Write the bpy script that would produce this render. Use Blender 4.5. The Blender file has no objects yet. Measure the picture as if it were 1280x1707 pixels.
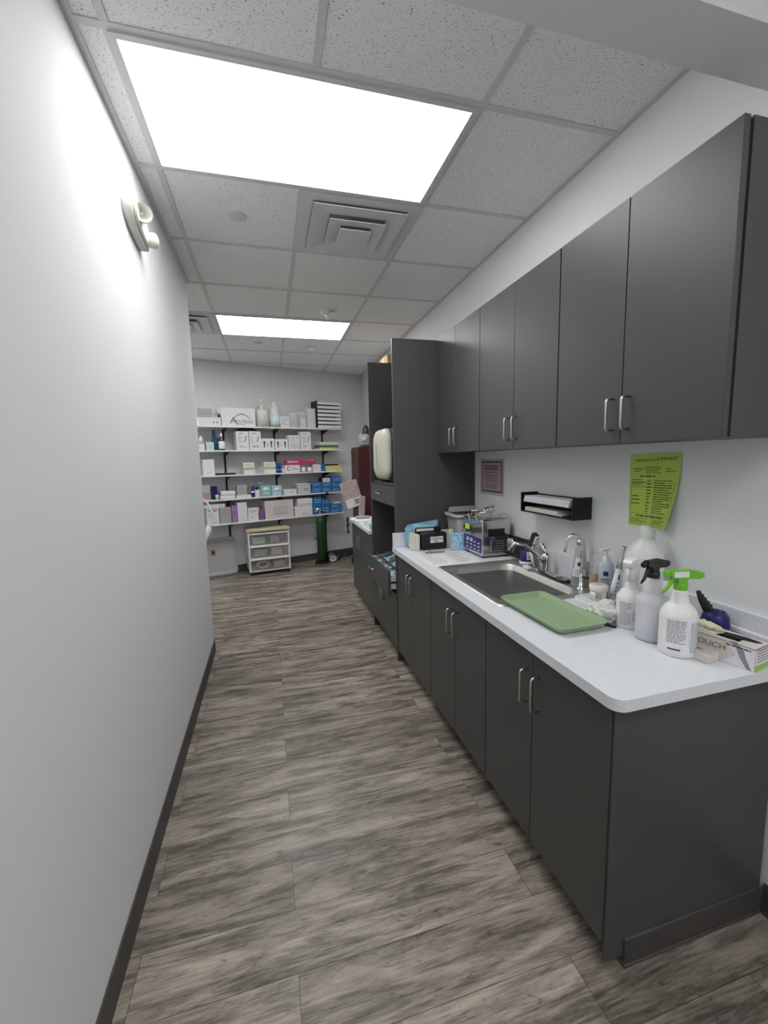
import bpy, bmesh, math, random
from mathutils import Vector, Matrix
random.seed(7)
PI = math.pi
S = bpy.context.scene
C = S.collection

# ---------------------------------------------------------------- camera, light, exposure
FPX = 698.94
CAM = Vector((0, 0, 1.46))
MR = (Vector((0.964578585, -0.262658491, -0.024467745)),     # camera right
      Vector((-0.056143927, -0.113779775, -0.991918355)),    # camera down
      Vector((0.257751844, 0.958156918, -0.124496213)))      # camera forward
cd = bpy.data.cameras.new('camera')
cam = bpy.data.objects.new('camera', cd); C.objects.link(cam)
cd.sensor_fit = 'VERTICAL'; cd.sensor_height = 36; cd.sensor_width = 27
cd.lens = 36 * FPX / 1707; cd.clip_start = 0.02
r_, d_, f_ = MR
cam.matrix_world = Matrix(((r_.x, -d_.x, -f_.x, CAM.x), (r_.y, -d_.y, -f_.y, CAM.y), (r_.z, -d_.z, -f_.z, CAM.z), (0, 0, 0, 1)))
S.camera = cam
S.view_settings.view_transform = 'Standard'; S.view_settings.look = 'None'
S.view_settings.exposure = 1.48; S.view_settings.gamma = 1.0; S.view_settings.use_curve_mapping = False
w = bpy.data.worlds.new('world'); S.world = w; w.use_nodes = True
w.node_tree.nodes['Background'].inputs[0].default_value = (0.8, 0.85, 0.9, 1)
w.node_tree.nodes['Background'].inputs[1].default_value = 0.15
LIGHT_NEAR, LIGHT_FAR, FILL_BACK, FILL_SIDE = 3.6, 4.6, 3.0, 3.8  # back and side strengths belong to unseen panels added as fill

# measured points: where the sight line of a measured direction meets a real plane
def ray(px, py):
    a, b = (px - 640) / FPX, (py - 853.5) / FPX
    return MR[0] * a + MR[1] * b + MR[2]
def onz(px, py, z=0.848): d = ray(px, py); return CAM + d * ((z - CAM.z) / d.z)
def onx(px, py, x): d = ray(px, py); return CAM + d * (x / d.x)
def ony(px, py, y): d = ray(px, py); return CAM + d * (y / d.y)

# ---------------------------------------------------------------- materials
_m = {}
def mat(name, col, rough=0.5, metal=0.0, noise=0.0, nscale=30, bump=0.0, stretch=(1, 1, 1), trans=0.0, alpha=1.0, emit=0.0, coat=0.0, spec=0.5, ior=1.45):
    if name in _m: return _m[name]
    m = bpy.data.materials.new(name); m.use_nodes = True; nt = m.node_tree; b = nt.nodes['Principled BSDF']
    c4 = (*col, 1)
    b.inputs['Base Color'].default_value = c4; b.inputs['Roughness'].default_value = rough; b.inputs['Metallic'].default_value = metal
    b.inputs['Transmission Weight'].default_value = trans; b.inputs['Alpha'].default_value = alpha
    b.inputs['Coat Weight'].default_value = coat; b.inputs['Specular IOR Level'].default_value = spec; b.inputs['IOR'].default_value = ior
    if emit:
        b.inputs['Emission Color'].default_value = c4; b.inputs['Emission Strength'].default_value = emit
    tc = nt.nodes.new('ShaderNodeTexCoord'); mp = nt.nodes.new('ShaderNodeMapping'); mp.inputs['Scale'].default_value = stretch
    no = nt.nodes.new('ShaderNodeTexNoise'); no.inputs['Scale'].default_value = nscale; no.inputs['Detail'].default_value = 5
    nt.links.new(tc.outputs['Object'], mp.inputs[0]); nt.links.new(mp.outputs[0], no.inputs[0])
    n2 = noise if noise else 0.03
    mx = nt.nodes.new('ShaderNodeMix'); mx.data_type = 'RGBA'
    mx.inputs[6].default_value = (*[max(0, v * (1 - n2)) for v in col], 1); mx.inputs[7].default_value = (*[min(1, v * (1 + n2)) for v in col], 1)
    nt.links.new(no.outputs[0], mx.inputs[0]); nt.links.new(mx.outputs[2], b.inputs['Base Color'])
    if bump:
        bp = nt.nodes.new('ShaderNodeBump'); bp.inputs['Strength'].default_value = bump; bp.inputs['Distance'].default_value = 0.002
        nt.links.new(no.outputs[0], bp.inputs['Height']); nt.links.new(bp.outputs[0], b.inputs['Normal'])
    _m[name] = m; return m

def floor_mat():
    m = bpy.data.materials.new('vinyl_plank'); m.use_nodes = True; nt = m.node_tree; N = nt.nodes.new; L = nt.links.new; b = nt.nodes['Principled BSDF']
    tc = N('ShaderNodeTexCoord')
    br = N('ShaderNodeTexBrick'); br.inputs['Scale'].default_value = 1; br.inputs['Brick Width'].default_value = 1.22; br.inputs['Row Height'].default_value = 0.178
    br.inputs['Mortar Size'].default_value = 0.0009; br.inputs['Color1'].default_value = (0, 0, 0, 1); br.inputs['Color2'].default_value = (1, 1, 1, 1); br.inputs['Mortar'].default_value = (.5, .5, .5, 1)
    br.offset = 0.37; br.offset_frequency = 2
    L(tc.outputs['Object'], br.inputs[0])
    # per plank offset of the grain
    mp = N('ShaderNodeMapping'); mp.inputs['Scale'].default_value = (1.3, 9.0, 1)
    ad = N('ShaderNodeVectorMath'); ad.operation = 'MULTIPLY_ADD'; ad.inputs[1].default_value = (9.7, 7.3, 0)
    L(br.outputs['Color'], ad.inputs[0]); L(tc.outputs['Object'], mp.inputs[0]); L(mp.outputs[0], ad.inputs[2])
    n1 = N('ShaderNodeTexNoise'); n1.inputs['Scale'].default_value = 2.0; n1.inputs['Detail'].default_value = 9; n1.inputs['Roughness'].default_value = 0.68; n1.inputs['Distortion'].default_value = 0.45
    L(ad.outputs[0], n1.inputs[0])
    mp2 = N('ShaderNodeMapping'); mp2.inputs['Scale'].default_value = (4.5, 60, 1); L(tc.outputs['Object'], mp2.inputs[0])
    n2 = N('ShaderNodeTexNoise'); n2.inputs['Scale'].default_value = 2.2; n2.inputs['Detail'].default_value = 6; n2.inputs['Roughness'].default_value = 0.7; L(mp2.outputs[0], n2.inputs[0])
    mp3 = N('ShaderNodeMapping'); mp3.inputs['Scale'].default_value = (5.0, 15, 1); L(tc.outputs['Object'], mp3.inputs[0])
    n3 = N('ShaderNodeTexNoise'); n3.inputs['Scale'].default_value = 1.6; n3.inputs['Detail'].default_value = 3; n3.inputs['Distortion'].default_value = 2.5; L(mp3.outputs[0], n3.inputs[0])
    kr = N('ShaderNodeValToRGB'); kr.color_ramp.elements[0].position = 0.61; kr.color_ramp.elements[0].color = (1, 1, 1, 1); kr.color_ramp.elements[1].position = 0.70; kr.color_ramp.elements[1].color = (0.62, 0.58, 0.55, 1); L(n3.outputs[0], kr.inputs[0])
    a1 = N('ShaderNodeMath'); a1.operation = 'MULTIPLY_ADD'; a1.inputs[1].default_value = 0.68; L(n1.outputs[0], a1.inputs[0])
    a2 = N('ShaderNodeMath'); a2.operation = 'MULTIPLY'; a2.inputs[1].default_value = 0.32; L(n2.outputs[0], a2.inputs[0]); L(a2.outputs[0], a1.inputs[2])
    cr = N('ShaderNodeValToRGB'); e = cr.color_ramp.elements
    e[0].position = 0.34; e[0].color = (0.050, 0.043, 0.036, 1); e[1].position = 0.68; e[1].color = (0.52, 0.465, 0.40, 1)
    q = cr.color_ramp.elements.new(0.44); q.color = (0.140, 0.123, 0.106, 1)
    q = cr.color_ramp.elements.new(0.54); q.color = (0.33, 0.294, 0.254, 1)
    L(a1.outputs[0], cr.inputs[0])
    mk = N('ShaderNodeMix'); mk.data_type = 'RGBA'; mk.blend_type = 'MULTIPLY'; mk.inputs[0].default_value = 1; L(cr.outputs[0], mk.inputs[6]); L(kr.outputs[0], mk.inputs[7])
    # plank to plank tone
    tr = N('ShaderNodeValToRGB'); tr.color_ramp.elements[0].color = (0.78, 0.77, 0.76, 1); tr.color_ramp.elements[1].color = (1.12, 1.12, 1.12, 1); L(br.outputs['Color'], tr.inputs[0])
    mt = N('ShaderNodeMix'); mt.data_type = 'RGBA'; mt.blend_type = 'MULTIPLY'; mt.inputs[0].default_value = 1; L(mk.outputs[2], mt.inputs[6]); L(tr.outputs[0], mt.inputs[7])
    ms = N('ShaderNodeMix'); ms.data_type = 'RGBA'; L(br.outputs['Fac'], ms.inputs[0]); L(mt.outputs[2], ms.inputs[6]); ms.inputs[7].default_value = (0.05, 0.042, 0.036, 1)
    mp4 = N('ShaderNodeMapping'); mp4.inputs['Scale'].default_value = (1.0, 2.6, 1); L(ad.outputs[0], mp4.inputs[0])
    n4 = N('ShaderNodeTexNoise'); n4.inputs['Scale'].default_value = 0.6; n4.inputs['Detail'].default_value = 3; n4.inputs['Distortion'].default_value = 1.2; L(tc.outputs['Object'], mp4.inputs[0]); L(mp4.outputs[0], n4.inputs[0])
    pr_ = N('ShaderNodeValToRGB'); pr_.color_ramp.elements[0].position = .35; pr_.color_ramp.elements[0].color = (.90, .88, .86, 1); pr_.color_ramp.elements[1].position = .65; pr_.color_ramp.elements[1].color = (1.1, 1.09, 1.06, 1); L(n4.outputs[0], pr_.inputs[0])
    mz = N('ShaderNodeMix'); mz.data_type = 'RGBA'; mz.blend_type = 'MULTIPLY'; mz.inputs[0].default_value = 1; L(ms.outputs[2], mz.inputs[6]); L(pr_.outputs[0], mz.inputs[7])
    L(mz.outputs[2], b.inputs['Base Color'])
    b.inputs['Roughness'].default_value = 0.33; b.inputs['Specular IOR Level'].default_value = 0.36
    bp = N('ShaderNodeBump'); bp.inputs['Strength'].default_value = 0.35; bp.inputs['Distance'].default_value = 0.0015; L(n2.outputs[0], bp.inputs['Height']); L(bp.outputs[0], b.inputs['Normal'])
    return m

def ceiling_mat():
    m = bpy.data.materials.new('ceiling_tile'); m.use_nodes = True; nt = m.node_tree; N = nt.nodes.new; L = nt.links.new; b = nt.nodes['Principled BSDF']
    tc = N('ShaderNodeTexCoord'); mp = N('ShaderNodeMapping'); mp.inputs['Scale'].default_value = (1, 1.5, 1); L(tc.outputs['Object'], mp.inputs[0])
    vo = N('ShaderNodeTexNoise'); vo.inputs['Scale'].default_value = 150; vo.inputs['Detail'].default_value = 2.5; vo.inputs['Roughness'].default_value = 0.6; vo.inputs['Distortion'].default_value = 0.8; L(mp.outputs[0], vo.inputs[0])
    cr = N('ShaderNodeValToRGB'); cr.color_ramp.elements[0].position = 0.60; cr.color_ramp.elements[0].color = (0.90, 0.90, 0.89, 1)
    cr.color_ramp.elements[1].position = 0.68; cr.color_ramp.elements[1].color = (0.20, 0.19, 0.18, 1); L(vo.outputs[0], cr.inputs[0])
    L(cr.outputs[0], b.inputs['Base Color']); b.inputs['Roughness'].default_value = 0.95; b.inputs['Specular IOR Level'].default_value = 0.1
    bp = N('ShaderNodeBump'); bp.inputs['Strength'].default_value = 0.3; bp.inputs['Distance'].default_value = 0.002; bp.invert = True; L(vo.outputs[0], bp.inputs['Height']); L(bp.outputs[0], b.inputs['Normal'])
    return m

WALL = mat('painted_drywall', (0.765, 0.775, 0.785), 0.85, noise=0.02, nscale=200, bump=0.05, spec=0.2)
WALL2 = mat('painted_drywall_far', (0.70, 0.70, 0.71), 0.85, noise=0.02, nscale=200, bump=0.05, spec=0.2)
FLOOR = floor_mat(); CEIL = ceiling_mat()
GRID = mat('grid_metal', (0.66, 0.66, 0.66), 0.6)
BASEB = mat('vinyl_base', (0.065, 0.060, 0.056), 0.5, noise=0.25, nscale=8, stretch=(1, 6, 1))
LAM = mat('charcoal_laminate', (0.068, 0.069, 0.066), 0.40, noise=0.10, nscale=20, stretch=(40, 40, 1.2), spec=0.42)
LAME = mat('laminate_edge', (0.085, 0.085, 0.080), 0.5)
DARK = mat('dark_gap', (0.012, 0.012, 0.012), 0.8)
TOP = mat('worktop_laminate', (0.70, 0.72, 0.75), 0.38, noise=0.10, nscale=90)
STEEL = mat('brushed_steel', (0.58, 0.55, 0.52), 0.42, 1.0, noise=0.06, nscale=20, stretch=(1, 30, 1))
CHROME = mat('chrome', (0.72, 0.72, 0.72), 0.09, 1.0)
NICKEL = mat('satin_nickel', (0.55, 0.55, 0.54), 0.30, 1.0)
BLACKM = mat('black_plastic', (0.012, 0.012, 0.013), 0.32)
BLACKF = mat('black_matte', (0.008, 0.008, 0.008), 0.6)
WHITE = mat('white_plastic', (0.78, 0.78, 0.76), 0.4)
IVORY = mat('ivory_plastic', (0.66, 0.66, 0.60), 0.4)
PAPER = mat('white_paper', (0.78, 0.78, 0.79), 0.8, noise=0.03, nscale=60)
CARDW = mat('white_card', (0.74, 0.74, 0.76), 0.6)
CARDG = mat('grey_card', (0.42, 0.42, 0.43), 0.7)
KRAFT = mat('kraft_card', (0.55, 0.36, 0.18), 0.8, noise=0.08)
INK = mat('ink', (0.05, 0.05, 0.06), 0.7)
INKG = mat('grey_ink', (0.25, 0.25, 0.27), 0.7)
BLUE = mat('blue_card', (0.03, 0.17, 0.42), 0.5, noise=0.25, nscale=60)
NAVY = mat('navy_plastic', (0.012, 0.016, 0.11), 0.4)
SKY = mat('sky_blue_pouch', (0.20, 0.46, 0.62), 0.4, noise=0.18, nscale=45, bump=0.6)
SKYC = mat('pale_blue_card', (0.42, 0.62, 0.74), 0.5)
TEAL = mat('teal_card', (0.22, 0.50, 0.50), 0.5)
MINT = mat('mint_card', (0.50, 0.72, 0.66), 0.5)
PURP = mat('purple_card', (0.22, 0.10, 0.30), 0.5)
PURPL = mat('pale_purple_card', (0.36, 0.20, 0.44), 0.5)
PURPP = mat('purple_panel', (0.045, 0.03, 0.16), 0.35)
LIME = mat('lime_paper', (0.48, 0.66, 0.12), 0.75, noise=0.03)
GREENP = mat('green_trigger', (0.16, 0.48, 0.03), 0.35)
GREENS = mat('green_stripe', (0.30, 0.55, 0.10), 0.5)
TRAY = mat('sage_plastic', (0.275, 0.39, 0.225), 0.34, noise=0.03)
REDP = mat('red_plastic', (0.45, 0.02, 0.03), 0.4)
PINK = mat('pink_bag', (0.50, 0.06, 0.16), 0.35, noise=0.15, nscale=40, bump=0.5)
PINKL = mat('magenta_ink', (0.55, 0.05, 0.20), 0.5)
PINKP = mat('pink_paper', (0.46, 0.33, 0.37), 0.7)
PINKF = mat('plum_border', (0.11, 0.05, 0.07), 0.6)
YEL = mat('yellow_card', (0.66, 0.70, 0.26), 0.6)
YELL = mat('yellow_sticker', (0.62, 0.75, 0.05), 0.5)
DGREEN = mat('dark_green_card', (0.08, 0.17, 0.12), 0.6)
TANK = mat('green_tank_paint', (0.014, 0.060, 0.022), 0.32, noise=0.1)
MAHOG = mat('mahogany', (0.055, 0.012, 0.012), 0.4, noise=0.3, nscale=12, stretch=(6, 6, 1))
BEIGE = mat('beige_plastic', (0.50, 0.44, 0.30), 0.5)
CREAM = mat('cream_plastic', (0.68, 0.66, 0.55), 0.4)
AMBER = mat('amber_liquid', (0.50, 0.24, 0.04), 0.1, alpha=0.85)
BROWNG = mat('brown_glass', (0.03, 0.012, 0.008), 0.1)
CLEAR = mat('clear_plastic', (0.86, 0.89, 0.90), 0.12, alpha=0.2)
CLEARD = mat('smoky_drawer_plastic', (0.62, 0.60, 0.58), 0.15, alpha=0.13)
MILK = mat('milky_plastic', (0.80, 0.82, 0.79), 0.3, alpha=0.72)
DISH = mat('pale_mint_dish', (0.68, 0.75, 0.73), 0.35)
MILKC = mat('cloudy_bottle', (0.82, 0.83, 0.86), 0.28, alpha=0.55)
LIQ = mat('cloudy_liquid', (0.56, 0.56, 0.66), 0.15)
CLOTH = mat('white_towel', (0.66, 0.65, 0.62), 0.95, noise=0.15, nscale=120, bump=1.0)
GLOVE = mat('cream_glove', (0.66, 0.63, 0.46), 0.6, noise=0.1, nscale=60, bump=0.6)
BIN = mat('grey_bin_plastic', (0.28, 0.29, 0.28), 0.5)
BINL = mat('pale_grey_lid', (0.42, 0.42, 0.41), 0.5)
BRASS = mat('brass', (0.42, 0.33, 0.10), 0.4, 0.6)
PANELG = mat('pale_grey_sheet', (0.46, 0.46, 0.47), 0.5)
PALEPINK = mat('pinkish_card', (0.66, 0.60, 0.58), 0.55, noise=0.05, nscale=15)
VENT = mat('vent_metal', (0.70, 0.70, 0.71), 0.5)
OLIVE = mat('olive_ink', (0.17, 0.24, 0.10), 0.6)
GLOW_N = mat('lit_diffuser', (1.0, 1.0, 1.0), 0.6, emit=LIGHT_NEAR)
GLOW_F = mat('lit_diffuser_far', (1.0, 1.0, 1.0), 0.6, emit=LIGHT_FAR)
FILL_S = mat('fill_diffuser_side', (1.0, 1.0, 1.0), 0.6, emit=FILL_SIDE)  # glow of the added fill panel past the left wall
FILL_B = mat('fill_diffuser_behind', (1.0, 1.0, 1.0), 0.6, emit=FILL_BACK)  # glow of the two added fill panels behind the camera

def speckle_mat(name, a, b_, scale, pos=0.5):
    m = mat(name, a, 0.6); nt = m.node_tree; b = nt.nodes['Principled BSDF']
    v = nt.nodes.new('ShaderNodeTexVoronoi'); v.inputs['Scale'].default_value = scale
    cr = nt.nodes.new('ShaderNodeValToRGB'); cr.color_ramp.elements[0].position = pos - .08; cr.color_ramp.elements[0].color = (*a, 1); cr.color_ramp.elements[1].position = pos; cr.color_ramp.elements[1].color = (*b_, 1)
    tc = nt.nodes.new('ShaderNodeTexCoord'); nt.links.new(tc.outputs['Object'], v.inputs[0]); nt.links.new(v.outputs[0], cr.inputs[0]); nt.links.new(cr.outputs[0], b.inputs['Base Color'])
    return m
SPECK = speckle_mat('speckled_wrap', (0.66, 0.56, 0.51), (0.42, 0.30, 0.29), 130, 0.5)
MOTTLE = speckle_mat('mottled_black', (0.10, 0.10, 0.09), (0.006, 0.006, 0.006), 90, 0.35)
POUCH = speckle_mat('printed_blue_pouch', (0.10, 0.35, 0.58), (0.45, 0.66, 0.80), 80, 0.45)

# ---------------------------------------------------------------- mesh builder
class MB:
    def __init__(s): s.bm = bmesh.new(); s.mats = []
    def mi(s, m):
        if m not in s.mats: s.mats.append(m)
        return s.mats.index(m)
    def _fin(s, faces, m, smooth=False):
        i = s.mi(m)
        for f in faces: f.material_index = i; f.smooth = smooth
    def box(s, x0, y0, z0, x1, y1, z1, m, bev=0.0, M=None, seg=2):
        r = bmesh.ops.create_cube(s.bm, size=1); vs = r['verts']
        for v in vs: v.co = Vector(((x0 + x1) / 2 + v.co.x * (x1 - x0), (y0 + y1) / 2 + v.co.y * (y1 - y0), (z0 + z1) / 2 + v.co.z * (z1 - z0)))
        fs = list({f for v in vs for f in v.link_faces}); s._fin(fs, m)
        if bev:
            es = list({e for v in vs for e in v.link_edges})
            r2 = bmesh.ops.bevel(s.bm, geom=es, offset=bev, segments=seg, profile=0.5, affect='EDGES', clamp_overlap=True)
            s._fin(r2['faces'], m, True); vs = list({v for f in r2['faces'] for v in f.verts} | {v for v in vs if v.is_valid})
        if M is not None:
            for v in vs: v.co = M @ v.co
        return s
    def quad(s, pts, m):
        f = s.bm.faces.new([s.bm.verts.new(p) for p in pts]); s._fin([f], m); return s
    def lathe(s, prof, m, org=(0, 0, 0), seg=24, M=None, sx=1, sy=1, smooth=True):
        o = Vector(org); rings = []
        for (r, z) in prof:
            if r < 1e-6: rings.append([s.bm.verts.new((0, 0, z))])
            else: rings.append([s.bm.verts.new((r * sx * math.cos(2 * PI * k / seg), r * sy * math.sin(2 * PI * k / seg), z)) for k in range(seg)])
        fs = []
        for a, b in zip(rings, rings[1:]):
            for k in range(seg):
                k2 = (k + 1) % seg
                if len(a) == 1 and len(b) == 1: continue
                if len(a) == 1: fs.append(s.bm.faces.new([a[0], b[k2], b[k]]))
                elif len(b) == 1: fs.append(s.bm.faces.new([a[k], a[k2], b[0]]))
                else: fs.append(s.bm.faces.new([a[k], a[k2], b[k2], b[k]]))
        s._fin(fs, m, smooth)
        for rg in rings:
            for v in rg: v.co = (M @ v.co if M is not None else v.co) + o
        return s
    def tube(s, pts, r, m, seg=10, rr=None):
        P = [Vector(p) for p in pts]; rings = []
        up = None
        for i, p in enumerate(P):
            t = (P[min(i + 1, len(P) - 1)] - P[max(i - 1, 0)]).normalized()
            if up is None: up = t.orthogonal().normalized()
            else: up = (up - t * up.dot(t)).normalized()
            sd = t.cross(up); q = rr[i] if rr else r
            rings.append([s.bm.verts.new(p + (up * math.cos(2 * PI * k / seg) + sd * math.sin(2 * PI * k / seg)) * q) for k in range(seg)])
        fs = []
        for a, b in zip(rings, rings[1:]):
            for k in range(seg): fs.append(s.bm.faces.new([a[k], a[(k + 1) % seg], b[(k + 1) % seg], b[k]]))
        s._fin(fs, m, True)
        c = [s.bm.faces.new(list(reversed(rings[0]))), s.bm.faces.new(rings[-1])]; s._fin(c, m)
        return s
    def prism(s, pts, a, b, m, axis='z', M=None, smooth=False):
        """outline pts (2D) extruded from a to b along axis"""
        def P(p, h):
            v = {'z': (p[0], p[1], h), 'y': (p[0], h, p[1]), 'x': (h, p[0], p[1])}[axis]
            v = Vector(v); return M @ v if M is not None else v
        A = [s.bm.verts.new(P(p, a)) for p in pts]; B = [s.bm.verts.new(P(p, b)) for p in pts]; n = len(pts)
        fs = [s.bm.faces.new([A[i], A[(i + 1) % n], B[(i + 1) % n], B[i]]) for i in range(n)]
        s._fin(fs, m, smooth); cp = [s.bm.faces.new(list(reversed(A))), s.bm.faces.new(B)]; s._fin(cp, m)
        return s
    def text(s, body, size, m, M, ext=0.0004, align='CENTER', sx=1.0):
        cu = bpy.data.curves.new('t', 'FONT'); cu.body = body; cu.size = size; cu.align_x = align; cu.align_y = 'CENTER'; cu.extrude = ext
        o = bpy.data.objects.new('t', cu); me = bpy.data.meshes.new_from_object(o)
        me.transform(M @ Matrix.Diagonal((sx, 1, 1, 1))); i = s.mi(m)
        me.materials.clear()
        for k in range(len(s.mats)): me.materials.append(None)
        for p in me.polygons: p.material_index = i
        s.bm.from_mesh(me)
        bpy.data.objects.remove(o); bpy.data.curves.remove(cu); bpy.data.meshes.remove(me)
        return s
    def lines(s, x0, x1, z0, z1, n, m, y=-0.0006, th=0.45, words=True):
        """rows of small print on a face looking toward -y"""
        h = (z1 - z0) / n
        for i in range(n):
            zc = z1 - h * (i + .5); xe = x1 - (x1 - x0) * random.choice((0, 0, .08, .2, .45)); x = x0
            while x < xe - 1e-5:
                wd = (x1 - x0) * random.uniform(.08, .25) if words else xe - x
                xb = min(x + wd, xe)
                s.quad([(x, y, zc - h * th / 2), (xb, y, zc - h * th / 2), (xb, y, zc + h * th / 2), (x, y, zc + h * th / 2)], m)
                x = xb + (x1 - x0) * .03
        return s
    def build(s, name, parent=None, loc=None, rz=0.0, recalc=True):
        if recalc: bmesh.ops.recalc_face_normals(s.bm, faces=s.bm.faces[:])
        me = bpy.data.meshes.new(name); s.bm.to_mesh(me); s.bm.free()
        for m in s.mats: me.materials.append(m)
        o = bpy.data.objects.new(name, me); C.objects.link(o)
        if parent: o.parent = parent
        if loc is not None: o.location = loc
        if rz: o.rotation_euler = (0, 0, rz)
        return o
TXT = Matrix.Rotation(PI / 2, 4, 'X')            # text standing up, facing -y
def txt(x, y, z): return Matrix.Translation((x, y, z)) @ TXT
def tag(o, label, cat, group=None):
    o['label'] = label; o['category'] = cat
    if group: o['group'] = group
    return o
def thing(name, label, cat, loc=(0, 0, 0), rz=0.0, group=None):
    o = bpy.data.objects.new(name, None); C.objects.link(o); o.location = loc; o.rotation_euler = (0, 0, rz); o.empty_display_size = .05
    return tag(o, label, cat, group)
def struct(mb, name, **k):
    o = mb.build(name, **k); o['kind'] = 'structure'; return o
FACEX = -PI / 2          # local -y looks toward world -x, local +x runs toward the camera

def rrect(x0, y0, x1, y1, r, n=6):
    P = []
    for cx, cy, a0 in ((x1 - r, y1 - r, 0), (x0 + r, y1 - r, PI / 2), (x0 + r, y0 + r, PI), (x1 - r, y0 + r, 1.5 * PI)):
        P += [(cx + r * math.cos(a0 + k * PI / 2 / n), cy + r * math.sin(a0 + k * PI / 2 / n)) for k in range(n + 1)]
    return P

# ---------------------------------------------------------------- room shell
CZ = 2.74; XL = -0.49; XR = 1.44; YE = 3.36; TH = math.radians(18); Y0 = 6.0
UX = Vector((math.cos(TH), math.sin(TH), 0)); NX = Vector((math.sin(TH), -math.cos(TH), 0))   # along the far wall, out of the far wall
def W(u, d, z): return Vector((0, Y0, 0)) + UX * u + NX * d + Vector((0, 0, z))
YB = -3.0; XFARL = -3.0
struct(MB().quad([(XFARL - .2, YB, 0), (XR + .3, YB, 0), (XR + .3, 7, 0), (XFARL - .2, 7, 0)], FLOOR), 'floor')
struct(MB().quad([(XFARL - .2, YB, CZ), (XFARL - .2, 7, CZ), (XR + .3, 7, CZ), (XR + .3, YB, CZ)], CEIL), 'ceiling', recalc=False)
struct(MB().box(XL - .13, YB, 0, XL, YE, CZ, WALL), 'wall_left')
struct(MB().box(XR, YB, 0, XR + .12, 6.75, CZ, WALL), 'wall_right')
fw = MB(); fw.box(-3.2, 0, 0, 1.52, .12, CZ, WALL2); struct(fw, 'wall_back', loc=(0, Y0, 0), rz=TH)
struct(MB().box(XFARL - .12, YE - .5, 0, XFARL, 6.2, CZ, WALL), 'wall_far_left')
struct(MB().box(XFARL - .12, YE - .62, 0, XL - .13, YE - .5, CZ, WALL), 'wall_alcove')
struct(MB().box(XL - .13, YB - .1, 0, XR + .12, YB, CZ, WALL), 'wall_front')
struct(MB().box(XL, .855, 2.475, XR, .995, CZ, WALL), 'trim_1')
# baseboards
struct(MB().box(XL, YB, 0, XL + .006, YE, .10, BASEB).box(XL - .13, YE, 0, XL + .006, YE + .006, .10, BASEB), 'baseboard_left')
struct(MB().box(XR - .008, YB, 0, XR, .822, .10, BASEB).box(XR - .012, YB, 0, XR, .815, .012, BASEB), 'baseboard_right')
bb = MB(); bb.box(-3, -.006, 0, 1.5, 0, .10, BASEB); struct(bb, 'baseboard_back', loc=(0, Y0, 0), rz=TH)
# suspended grid
gy = [1.548 + .615 * k for k in range(-8, 9)]; gx = [-3.44, -2.83, -2.22, -1.61, -1.0, -.39, .22, .83]
g = MB(); gw = .0125; zt = CZ - .004
for x in gx: g.box(x - gw, .995 if x > XL else YE - .5, zt, x + gw, 6.9, CZ, GRID)
for y in gy:
    if y > .9: g.box(XL if y < YE else XFARL, y - gw, zt - .0005, XR, y + gw, CZ, GRID)
    elif y < .9: g.box(XL, y - gw, zt - .0005, XR, y + gw, CZ, GRID)
g.box(XL, YB, zt - .001, XL + .022, YE, CZ, GRID); g.box(XR - .022, YB, zt - .001, XR, 6.5, CZ, GRID)
struct(g, 'trim_2')
g = MB(); g.box(-3.1, -.022, CZ - .005, 1.5, 0, CZ, GRID); struct(g, 'trim_3', loc=(0, Y0, 0), rz=TH)

def ring(m, x0, y0, x1, y1, t, z0, z1, M):
    M.box(x0, y0, z0, x1, y0 + t, z1, m).box(x0, y1 - t, z0, x1, y1, z1, m).box(x0, y0 + t, z0, x0 + t, y1 - t, z1, m).box(x1 - t, y0 + t, z0, x1, y1 - t, z1, m)
def troffer(cx, cy, label, glow):
    t = thing('ceiling_light', label, 'ceiling light', (cx, cy, CZ))
    f = MB(); ring(GRID, -.605, -.30, .605, .30, .020, -.012, -.001, f); f.build('light_frame', t)
    MB().box(-.585, -.28, -.009, .585, .28, -.005, glow).build('diffuser', t)
troffer(.215, 1.855, 'large lit white panel light nearest the camera, over the hallway', GLOW_N)
troffer(.215, 4.318, 'smaller-looking lit white panel light toward the shelves at the back', GLOW_F)
troffer(.83, -.6, 'added white fill panel just behind the camera, out of view', FILL_B)  # added fill, lifts the near surfaces; no fixture seen here
troffer(.83, -2.2, 'added white fill panel farthest behind the camera, out of view', FILL_B)  # second added panel, evens out the fill from behind
troffer(-1.9, 4.93, 'added white fill panel around the corner past the left wall, out of view', FILL_S)  # unseen panel added to brighten the far wall

def vent(cx, cy, label):
    t = thing('ceiling_vent', label, 'air vent', (cx, cy, CZ))
    b = MB(); ring(VENT, -.30, -.295, .30, .295, .055, -.010, -.002, b); b.box(-.245, -.24, -.004, .245, .24, -.002, CARDG); b.build('vent_frame', t)
    for k, (o_, i_, zo, zi) in enumerate(((.245, .150, -.024, -.013), (.165, .082, -.038, -.027), )):
        c = MB()
        for (ax, ay) in ((1, 0), (0, 1), (-1, 0), (0, -1)):
            R = Matrix.Rotation(math.atan2(ay, ax), 4, 'Z')
            a = [R @ Vector(p) for p in ((o_ - k * .012, -o_ + k * .012, zo), (o_ - k * .012, o_ - k * .012, zo), (i_, i_, zi), (i_, -i_, zi))]
            lo = [p + Vector((0, 0, -.003)) for p in a]
            c.quad(a, VENT); c.quad(list(reversed(lo)), VENT)
            for q in range(4): c.quad([a[q], a[(q + 1) % 4], lo[(q + 1) % 4], lo[q]], VENT)
        c.build('louver', t, recalc=False)
    c = MB(); c.box(-.088, -.085, -.050, .088, .085, -.042, VENT, .004); c.build('vent_centre', t)
vent(.525, 2.470, 'square stepped ceiling vent just beyond the near panel light')
vent(-.695, 4.318, 'square ceiling vent half hidden past the left wall end')

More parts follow.
